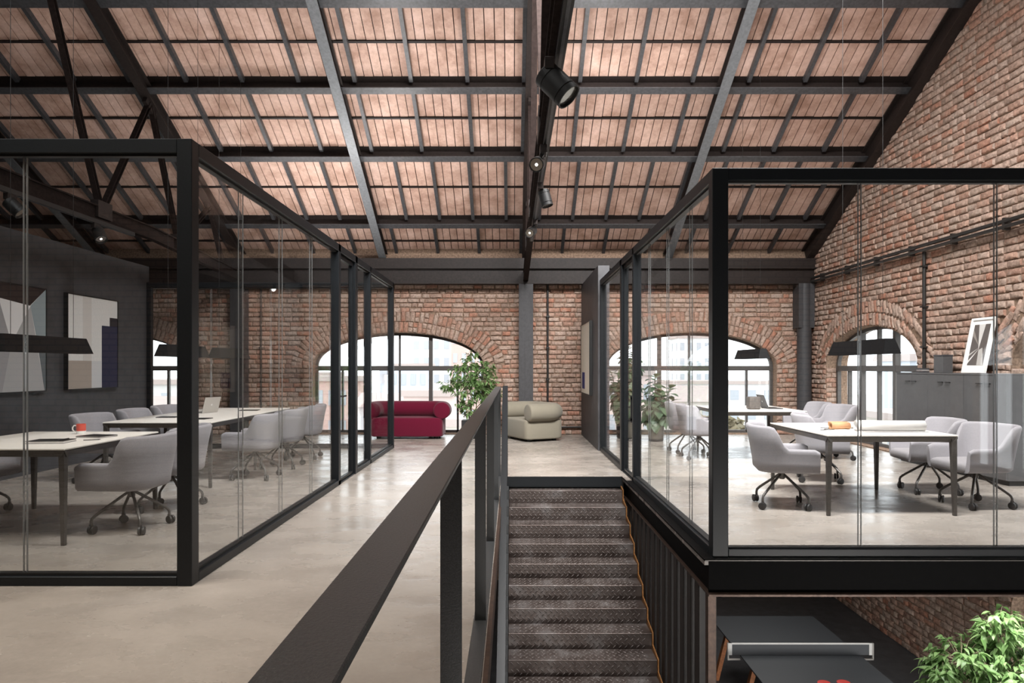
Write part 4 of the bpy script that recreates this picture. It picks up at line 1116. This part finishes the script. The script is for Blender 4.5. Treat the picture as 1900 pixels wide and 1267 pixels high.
framed('wall_picture', 'large abstract painting with navy blocks on the charcoal wall', FLW, 9.59, 10.82, 1.075, 2.45, 0.06,
       [([(0, 0), (0.45, 0), (0.45, 0.30), (0, 0.30)], (0.40, 0.345, 0.30)), ([(0.28, 0.30), (0.45, 0.30), (0.45, 1), (0.28, 1)], (0.66, 0.64, 0.61)), ([(0.45, 0), (0.66, 0), (0.66, 0.30), (0.45, 0.30)], (0.62, 0.63, 0.64)),
        ([(0.66, 0), (1, 0), (1, 0.70), (0.66, 0.70)], (0.020, 0.022, 0.055)), ([(0.83, 0.70), (1, 0.70), (1, 0.80), (0.83, 0.80)], (0.02, 0.016, 0.02))], 0.014)
framed('wall_picture', 'large abstract painting of folded white shapes at the left edge', FLW, 7.93, 9.16, 1.075, 2.45, 0.06,
       [([(0, 0.88), (0.75, 0.82), (1, 1), (0, 1)], (0.03, 0.018, 0.016)), ([(0, 0.0), (0.35, 0.0), (0.62, 0.55), (0.30, 0.86), (0, 0.86)], (0.33, 0.33, 0.34)), ([(0.30, 0.86), (0.48, 0.45), (0.76, 0.82)], (0.80, 0.80, 0.80)),
        ([(0.76, 0.82), (1, 1), (1, 0.5), (0.86, 0.5)], (0.30, 0.36, 0.38)), ([(0.86, 0.5), (1, 0.5), (1, 0), (0.98, 0)], (0.13, 0.15, 0.16)), ([(0.48, 0.45), (0.35, 0), (0.98, 0), (0.76, 0.82)], (0.42, 0.42, 0.42))], 0.014)
FRW = lambda u, z, n: (1.44-n, u, z)
framed('wall_picture', 'cream poster with a navy rectangle on the charcoal wall end right of the armchair', FRW, 12.24, 13.76, 0.888, 2.24, 0.055,
       [([(0.55, 0.06), (0.86, 0.06), (0.86, 0.30), (0.55, 0.30)], (0.010, 0.016, 0.16))], 0.014, (0.80, 0.74, 0.64))

# ================================================================== CABINETS
for i, (ya, yb, lab) in enumerate(((9.53, 10.29, 'grey two door cabinet covering part of the right wall window'), (8.77, 9.525, 'grey two door cabinet, middle of the row, below the small dark box'), (8.01, 8.765, 'grey two door cabinet below the leaning black and white picture'))):
    t = thing('storage_cabinet', lab, 'cabinet', (6.0, (ya+yb)/2, 0), 0, 'grey cabinets along the right wall'); hw = (yb-ya)/2
    MB().box(-0.18, 0.145, -hw, hw, 0.06, 1.30).build('carcass', M['cabinet'], t); MB().box(-0.15, 0.14, -hw+0.02, hw-0.02, 0, 0.06).build('plinth', M['black'], t)
    MB().box(-0.205, 0.145, -hw, hw, 1.30, 1.32, 0.002).build('top_panel', M['cabinet'], t)
    for s in (-1, 1):
        a, b = (-hw+0.002, -0.0015) if s < 0 else (0.0015, hw-0.002)
        d = MB().box(-0.202, -0.18, a, b, 0.065, 1.297, 0.002).build('door', M['cabinet'], t)
        yy = s*0.075; q = MB(); q.box(-0.225, -0.218, yy-0.05, yy+0.05, 1.19, 1.203); q.box(-0.22, -0.202, yy-0.045, yy-0.035, 1.192, 1.201); q.box(-0.22, -0.202, yy+0.035, yy+0.045, 1.192, 1.201); q.build('handle', M['black'], d)
CT = 1.32
lp = thing('leaning_picture', 'black and white photo in a pale frame leaning on the wall above the cabinets', 'picture', (5.96, 8.83, CT), 0)
def lean(u, v, n): # u along y (near->far), v up, n outwards
    return (0.16-v*0.13-n if False else 0.02+v*0.20-n, u, v*0.98+0.006)
lpi = []
q = MB()
for a, b, c, d in ((-0.22, 0.22, 0, 0.03), (-0.22, 0.22, 0.70, 0.73), (-0.22, -0.19, 0.03, 0.70), (0.19, 0.22, 0.03, 0.70)): q.prism([(a, c), (b, c), (b, d), (a, d)], 0, 0.03, lean)
q.build('frame', M['white'], lp)
q = MB(); q.prism([(-0.20, 0.02), (0.20, 0.02), (0.20, 0.71), (-0.20, 0.71)], 0.005, 0.015, lean); q.build('mat_board', M['paper'], lp)
q = MB(); q.prism([(-0.15, 0.10), (0.15, 0.10), (0.15, 0.64), (-0.15, 0.64)], 0.015, 0.017, lean); q.build('photo', mat('photo_dark', (0.10, 0.085, 0.08), 0.6), lp)
for poly, col in (([(-0.06, 0.64), (0.06, 0.64), (-0.01, 0.30)], (0.6, 0.58, 0.56)), ([(0.15, 0.12), (0.15, 0.16), (-0.02, 0.32)], (0.7, 0.68, 0.66)), ([(0.15, 0.22), (0.15, 0.25), (-0.01, 0.33)], (0.5, 0.48, 0.46)), ([(-0.15, 0.10), (-0.03, 0.10), (-0.015, 0.30), (-0.08, 0.33)], (0.45, 0.43, 0.41)), ([(0.15, 0.50), (0.15, 0.58), (0.0, 0.36)], (0.25, 0.22, 0.2))):
    q = MB(); q.prism(poly, 0.017, 0.0176, lean); q.build('light_streak', mat('streak', col, 0.6), lp)
bx = thing('storage_box', 'small upright dark box on the cabinet row beside the conduit', 'box', (6.0, 9.50, CT))
MB().box(-0.07, 0.07, -0.10, 0.10, 0, 0.23, 0.003).build('body', M['cabinet'], bx); MB().box(-0.074, 0.074, -0.104, 0.104, 0.23, 0.25, 0.003).build('lid', M['charcoal'], bx)
b2 = thing('card_stack', 'low stack of grey cards on the cabinet beside the window', 'cards', (6.0, 9.98, CT))
for k in range(3): MB().box(-0.06+k*0.006, 0.06, -0.07, 0.07-k*0.008, k*0.022, k*0.022+0.02, 0.002).build('card', M['charcoal'] if k != 1 else M['plaster'], b2)

# ================================================================== CONDUITS AND PIPES
def pipe(label, pts, r, clips=()):
    t = thing('pipe', label, 'pipe', pts[0]); p0 = Vector(pts[0])
    q = MB(); q.tube([Vector(p)-p0 for p in pts], r, 10); q.build('tube', M['conduit'], t, 60)
    for c in clips:
        q = MB(); v = Vector(c)-p0; q.box(v.x-r*1.7, v.x+r*1.7, v.y-r*1.7, v.y+r*1.7, v.z-0.012, v.z+0.012); q.build('pipe_clip', M['conduit'], t)
pipe('dark vertical conduit on the brick wall behind the beige armchair', [(0.74, YB-0.06, 0.02), (0.74, YB-0.06, 3.1)], 0.022, [(0.74, YB-0.06, z) for z in (0.5, 1.15, 1.8, 2.45)])
pipe('dark vertical conduit on the brick wall seen through the left meeting room', [(-5.2, YB-0.06, 0.02), (-5.2, YB-0.06, 3.1)], 0.022, [(-5.2, YB-0.06, z) for z in (0.5, 1.8, 2.45)])
pipe('low dark pipe on the brick wall behind the beige armchair', [(1.43, YB-0.07, 0.16), (0.78, YB-0.07, 0.16)], 0.02)
pipe('dark vertical conduit on the right brick wall above the cabinets', [(XR-0.06, 10.17, 1.33), (XR-0.06, 10.17, 3.12)], 0.025, [(XR-0.06, 10.17, z) for z in (1.7, 2.3, 2.9)])
ct = thing('cable_tray', 'double dark conduit running level along the right brick wall', 'conduit', (XR-0.115, 5.12, 3.17))
for z in (-0.035, 0.035):
    q = MB(); q.tube([(0, 0, z), (0, 8.75, z)], 0.024, 10); q.build('tube', M['conduit'], ct, 60)
for k in range(9): MB().box(-0.015, 0.068, 0.3+k*1.0, 0.34+k*1.0, -0.075, 0.075).build('bracket', M['conduit'], ct)
gb = thing('globe_lamp', 'small white globe lamp below the eave beam seen through the meeting room', 'lamp', (-4.84, 13.85, 2.985))
MB().lathe([(0.004, -0.05), (0.03, -0.04), (0.047, -0.016), (0.05, 0), (0.047, 0.016), (0.03, 0.04), (0.012, 0.05)], 20).build('globe', M['globe'], gb, 60); MB().tube([(0, 0, 0.045), (0, 0, 0.112)], 0.006, 8).build('stem', M['black'], gb)

# ================================================================== PLANTS
def leaf_mesh(name, ln, wd, m, fold=0.25, droop=0.35, shape=0.45):
    q = MB(); n = 6
    for k in range(n+1):
        t = k/n; w_ = wd/2*math.sin(PI*min(1, (t**shape)))**0.8 if 0 < k < n else (0.0 if k == n else wd*0.03)
        if k == n: w_ = 0.0006
        y = ln*t; z = -droop*ln*t*t
        q.v += [(-w_, y, z+fold*w_), (0, y, z), (w_, y, z+fold*w_)]
    for k in range(n):
        b = 3*k; q.f += [(b, b+1, b+4, b+3), (b+1, b+2, b+5, b+4)]
    return q.mesh(name, m, 80)
def orient(p, az, el, roll=0.0, s=1.0):
    return Matrix.Translation(p) @ Matrix.Rotation(az, 4, 'Z') @ Matrix.Rotation(el, 4, 'X') @ Matrix.Rotation(roll, 4, 'Y') @ Matrix.Diagonal((s, s, s, 1))
def pot(t, r, h, m, square=False):
    if square: MB().box(-r, r, -r, r, 0, h, 0.008).build('pot', m, t)
    else: MB().lathe([(r*0.86, 0), (r*0.93, 0.02), (r, h*0.9), (r, h), (r-0.015, h), (r-0.02, h-0.04), (r*0.3, h-0.05)], 28).build('pot', m, t, 40)
    MB().lathe([(r-0.025, h-0.045), (r-0.03, h-0.03), (0.01, h-0.02)], 20).build('soil', M['soil'], t)
def ficus(label, loc, seed, h, blobs, n, ll, pr, ph, square, parts):
    r = random.Random(seed); t = thing('potted_ficus', label, 'plant', loc); pot(t, pr, ph, M['pot_dark'], square)
    stem = MB(); tips = []
    for k in range(6):
        a = r.uniform(0, 2*PI); p0 = Vector((0.05*math.cos(a), 0.05*math.sin(a), ph-0.03))
        b = blobs[k % len(blobs)]; p1 = Vector((b[0]*0.5+r.uniform(-0.04, 0.04), b[1]*0.5, (ph+b[2])/2)); p2 = Vector((b[0], b[1], b[2]))
        stem.tube([p0, p0.lerp(p1, 0.5)+Vector((r.uniform(-0.02, 0.02), 0, 0)), p1, p2, p2+Vector((0, 0, b[3]*0.6))], [0.013, 0.011, 0.009, 0.006, 0.003], 7)
    lv = leaf_mesh('leaf', ll, ll*0.46, M['ficus']); tot = sum(b[3]**2 for b in blobs); fol = MB(); src = [tuple(v.co) for v in lv.vertices]; fcs = [tuple(p.vertices) for p in lv.polygons]
    cnt = 0
    for b in blobs:
        nb_ = int(n*b[3]**2/tot); nsp = max(3, nb_//9)
        for s_ in range(nsp):
            d = Vector((r.gauss(0, 1), r.gauss(0, 1), r.gauss(0, 1))).normalized(); rad = b[3]*r.uniform(0.55, 1.0)
            tip = Vector((b[0]+d.x*rad, b[1]+d.y*rad, b[2]+d.z*rad*b[4])); root = Vector(b[:3])+Vector((d.x, d.y, d.z*b[4]-0.2))*rad*0.3
            stem.tube([root, root.lerp(tip, 0.6)+Vector((0, 0, 0.02)), tip], [0.004, 0.003, 0.0015], 5, False)
            for k in range(9):
                if cnt >= n: break
                f = 0.45+0.6*k/8; p = root.lerp(tip, f)+Vector((r.gauss(0, 0.012), r.gauss(0, 0.012), r.gauss(0, 0.012)))
                mtx = orient(p, math.atan2(-d.x, d.y)+r.uniform(-1.3, 1.3), r.uniform(-0.9, 0.25), r.uniform(-0.5, 0.5), r.uniform(0.7, 1.15)); cnt += 1
                if cnt <= parts:
                    o = link('leaf', lv, t); o.matrix_basis = mtx
                else: fol.add([mtx @ Vector(v) for v in src], fcs)
    stem.build('stems', M['bark'], t, 60)
    if fol.v: o = fol.build('foliage', M['ficus'], t, 80); o['kind'] = 'stuff'
    return t
# blobs: x, y, z, radius, vertical stretch
ficus('bushy green ficus in a black pot between the red sofa and the railing', (-0.82, 13.52, 0), 5, 1.75,
      [(0.02, 0, 1.56, 0.22, 1.1), (-0.14, 0.05, 1.24, 0.36, 0.75), (0.26, 0, 1.18, 0.34, 0.9), (0.0, -0.05, 0.98, 0.42, 0.75), (-0.40, 0, 1.06, 0.27, 0.6), (0.34, 0, 0.86, 0.30, 0.8), (-0.02, 0, 0.62, 0.30, 0.8), (0.3, 0, 1.42, 0.2, 0.8)], 2600, 0.086, 0.17, 0.36, True, 300)
ficus('large leafy ficus on the lower floor beside the ping pong table', (5.25, 7.45, ZL), 8, 1.8,
      [(0.05, 0, 1.58, 0.30, 0.9), (-0.35, 0, 1.25, 0.36, 0.7), (0.38, 0, 1.45, 0.36, 0.9), (0.0, -0.15, 1.18, 0.44, 0.7), (-0.58, -0.05, 1.08, 0.25, 0.7), (0.4, -0.1, 1.05, 0.38, 0.8), (0, 0, 0.85, 0.35, 0.7)], 3600, 0.115, 0.22, 0.42, False, 300)
def fiddle(label, loc, seed, stems, pr, ph, m):
    r = random.Random(seed); t = thing('potted_fiddle_leaf', label, 'plant', loc); pot(t, pr, ph, m)
    lv = leaf_mesh('leaf', 0.30, 0.215, M['fiddle'], 0.15, 0.5, 0.85); sm = MB()
    for (x, y, z, nl) in stems:
        sm.tube([(x*0.1, y*0.1, ph-0.04), (x*0.5, y*0.5, ph+(z-ph)*0.45), (x, y, z)], [0.014, 0.011, 0.007], 8)
        for k in range(nl):
            f = k/(nl-1); zz = z-(1-f)*min(0.62, z-ph-0.12); g = (zz-ph)/(z-ph)
            az = k*2.4+r.uniform(-0.3, 0.3); el = -0.55+1.2*f**1.6+r.uniform(-0.15, 0.15); s = (1.0-0.35*f)*r.uniform(0.85, 1.1)
            o = link('leaf', lv, t); o.matrix_basis = orient((x*g, y*g, zz), az, el, r.uniform(-0.2, 0.2), s)
    sm.build('stems', M['bark'], t, 60); return t
fiddle('shorter fiddle leaf plant in a taupe pot beside the back window', (2.73, 12.95, 0), 4, [(-0.02, 0, 1.22, 34), (0.26, -0.03, 1.0, 26), (-0.2, 0.1, 0.95, 22), (0.1, -0.18, 0.85, 22), (0.30, 0.1, 0.72, 16), (-0.12, -0.1, 0.7, 16)], 0.15, 0.29, M['pot_taupe'])
fiddle('taller fiddle leaf plant in a dark pot behind the glass door', (2.22, 13.45, 0), 9, [(0.05, 0, 1.78, 40), (0.24, 0, 1.58, 30), (-0.26, 0.05, 1.3, 28), (-0.2, -0.1, 1.05, 22), (0.15, -0.1, 1.15, 24), (-0.1, 0.1, 0.95, 20)], 0.17, 0.40, M['pot_dark'])

# ================================================================== LOWER FLOOR: PING PONG
ZT = ZL+0.76; PX, PY = 3.675, 8.70
pt = thing('ping_pong_table', 'dark slate ping pong table on slanted wooden legs on the lower floor', 'table', (PX, PY, ZL))
for y0, y1 in ((-1.37, -0.004), (0.004, 1.37)): MB().box(-0.7625, 0.7625, y0, y1, 0.738, 0.76, 0.003).build('playing_board', M['pingpong'], pt)
MB().box(-0.70, 0.70, -1.3, 1.3, 0.69, 0.738).build('apron', M['black'], pt)
for sx in (-1, 1):
    for yy in (-0.95, -0.12, 0.95):
        q = MB(); q.bar((sx*0.62, yy, 0.70), (sx*0.78, yy+0.03, 0.0), 0.055, 0.075, (0, 1, 0)); q.build('leg', M['wood'], pt)
net = thing('net', 'white edged ping pong net across the slate table', 'net', (PX, PY, ZT))
m_ = mat('net_mesh', (0.10, 0.105, 0.115), 0.8)
MB().box(-0.915, 0.915, -0.004, 0.004, 0.003, 0.14).build('mesh', m_, net); MB().box(-0.915, 0.915, -0.007, 0.007, 0.138, 0.1545).build('top_tape', M['white'], net)
for s in (-1, 1):
    MB().box(s*0.895-0.022, s*0.895+0.022, -0.008, 0.008, 0.003, 0.1545).build('end_tape', M['white'], net)
    q = MB(); q.box(s*0.922-0.009, s*0.922+0.009, -0.012, 0.012, -0.05, 0.156); q.box(min(s*0.768, s*0.93), max(s*0.768, s*0.93), -0.012, 0.012, -0.06, -0.045); q.build('post', M['alu'], net)
for i, (x, y, rz_, lab) in enumerate(((3.62, 7.91, 262, 'red ping pong bat lying on the slate table, left one'), (3.85, 7.92, 300, 'red ping pong bat lying on the slate table, right one'))):
    t = thing('ping_pong_bat', lab, 'bat', (x, y, ZT), math.radians(rz_), 'red bats')
    q = MB(); q.lathe([(0.072, 0), (0.076, 0.003), (0.076, 0.011), (0.072, 0.014)], 24); q.build('blade', M['paddle'], t, 40); MB().box(0.065, 0.17, -0.014, 0.014, 0.0, 0.02, 0.004).build('handle', M['wood'], t)

# ================================================================== OUTSIDE
gr = MB().box(-160, 160, YB+3, 260, -9.2, -9.0); struct('ground', gr, mat('outside_ground', (0.55, 0.53, 0.50), 0.9))
gr2 = MB().box(XR+3, 160, -60, YB+3, -9.2, -9.0); struct('ground', gr2, mat('outside_ground', (0.55, 0.53, 0.50), 0.9))
bcols = {'pale': (0.56, 0.55, 0.54), 'blue': (0.48, 0.53, 0.60), 'red': (0.54, 0.38, 0.34), 'pink': (0.60, 0.49, 0.46), 'cream': (0.60, 0.57, 0.52), 'white': (0.66, 0.66, 0.66)}  # pale facades: distance haze mixed into the base colours
BM = {k: grainy('facade_'+k, v, 0.9, 0, 0.3, 0.06, 0) for k, v in bcols.items()}
wpane = mat('far_window', (0.38, 0.41, 0.45), 0.3); BM['roof'] = mat('far_roof', (0.40, 0.34, 0.32), 0.9)
def building(label, x, y, wx, wy, top, col, nx, nz, rz=0.0, flat=True):
    t = thing('building', label, 'building', (x, y, -9.0), rz, 'hazy city buildings'); H_ = top+9.0
    MB().box(-wx/2, wx/2, -wy/2, wy/2, 0, H_).build('wall', BM[col], t)
    if flat: MB().box(-wx/2-0.3, wx/2+0.3, -wy/2-0.3, wy/2+0.3, H_, H_+0.5).build('roof', BM['roof'], t)
    else:
        q = MB(); q.add([(-wx/2-0.4, -wy/2-0.4, H_), (wx/2+0.4, -wy/2-0.4, H_), (wx/2+0.4, wy/2+0.4, H_), (-wx/2-0.4, wy/2+0.4, H_), (-wx/2, 0, H_+wy*0.3), (wx/2, 0, H_+wy*0.3)], [(0,1,5,4),(2,3,4,5),(1,2,5),(3,0,4),(3,2,1,0)]); q.build('roof', BM['roof'], t)
    ww = wx/nx*0.5; me = MB().box(-ww/2, ww/2, -0.08, 0.06, 0, 1.5).mesh('window', wpane)
    for i in range(nx):
        for k in range(nz):
            zz = H_-2.4-k*3.0
            if zz < 0.3: continue
            o = link('window', me, t); o.location = (-wx/2+wx*(i+0.5)/nx, -wy/2, zz)
    if abs(x) > 20 or x > XR:
        me2 = MB().box(-0.08, 0.06, -0.8, 0.8, 0, 1.5).mesh('window', wpane)
        for i in range(max(2, nx//2)):
            for k in range(nz):
                zz = H_-2.4-k*3.0
                if zz > 0.3: o = link('window', me2, t); o.location = (-wx/2 if x > 0 else wx/2, -wy/2+wy*(i+0.5)/max(2, nx//2), zz)
    return t
building('pale blue block at the left of the middle arched window', -23.0, 78, 6, 4, 0.3, 'blue', 4, 3)
building('red brick block beside the pale blue block', -17.4, 70, 4.6, 4, 0.0, 'red', 4, 3)
building('white gabled house in the middle arched window above the sofa', -11.6, 64, 5, 4, -2.2, 'white', 3, 3, 0, False)
building('pale tower in the middle arched window right of the mullion', -13.5, 125, 9, 6, 7.0, 'white', 5, 5)
building('pink house low behind the ficus', -6.9, 58, 4.0, 4, -1.0, 'pink', 4, 3)
building('tall pink block behind the ficus crown', -7.0, 112, 5.5, 6, 7.5, 'red', 4, 6)
building('blue grey block behind the right end of the sofa', -14.6, 95, 6.5, 6, 1.4, 'blue', 5, 4)
building('cream house behind the ficus pot', -3.9, 48, 3.2, 4, -2.6, 'cream', 3, 2)
building('pale terrace at the far left window', -36, 74, 9, 6, -0.4, 'pale', 5, 3)
building('pink roofed house in the far left window', -28, 52, 6, 6, -2.6, 'pink', 4, 2, 0, False)
building('long low white hall across the right back window', 30, 108, 26, 8, -1.2, 'white', 10, 2)
building('pink house at the left edge of the right back window', 11.6, 70, 4.5, 5, 0.6, 'pink', 4, 3)
building('distant white tower in the right back window', 36, 135, 8, 7, 7.0, 'white', 5, 6)
building('pale gabled house in the right back window', 19.5, 82, 8, 6, -2.6, 'cream', 4, 2, 0, False)
building('pale block seen through the right wall window', 44, 66, 10, 14, 2.0, 'blue', 5, 4)
building('white block seen through the right wall window behind the pendant', 70, 112, 14, 12, 3.0, 'white', 6, 4)
building('cream house low in the right wall window', 31, 52, 6, 8, -2.5, 'cream', 4, 2)
def tree(label, x, y, top, rad, seed):
    r = random.Random(seed); t = thing('tree', label, 'tree', (x, y, -9.0), 0, 'pale bushy trees outside')
    H_ = top+9.0; MB().tube([(0, 0, 0), (0.1, 0, H_*0.5), (0, 0, H_*0.85)], [0.25, 0.2, 0.08], 8).build('trunk', M['bark'], t)
    q = MB(); lf_ = [(-0.5, 0, 0), (0, 0.35, 0.1), (0.5, 0, 0), (0, -0.35, 0.1)]
    for k in range(420):
        d = Vector((r.gauss(0, 1), r.gauss(0, 1), r.gauss(0, 1))).normalized()*rad*r.uniform(0.6, 1.0)*Vector((1, 1, 1)).length/1.732
        mtx = Matrix.Translation((d.x, d.y, H_-rad*1.0+d.z*1.0)) @ Matrix.Rotation(r.uniform(0, 6.28), 4, 'Z') @ Matrix.Rotation(r.uniform(-1, 1), 4, 'X')
        q.add([mtx @ Vector(v) for v in lf_], [(0, 1, 2, 3)])
    o = q.build('crown', M['tree'], t); o['kind'] = 'stuff'
for i, (x, y, tp, rd) in enumerate(((12.6, 46, -1.9, 1.6), (16.0, 50, -2.3, 1.7), (19.6, 46, -1.8, 1.7), (23.4, 50, -2.4, 1.7), (9.0, 45, -2.8, 1.5), (-14.5, 44, -2.9, 1.6), (25.5, 40, -2.5, 1.7))):
    tree(['pale tree behind the left part of the right back window', 'pale tree behind the middle of the right back window', 'pale tree behind the speaker on the far table', 'pale tree behind the right jamb of the right back window', 'low pale tree beside the fiddle leaf plants', 'pale tree at the left jamb of the middle window', 'pale tree outside the right wall window'][i], x, y, tp, rd, 40+i)
print('bricks', nb, nr, 'boards', len(boards))
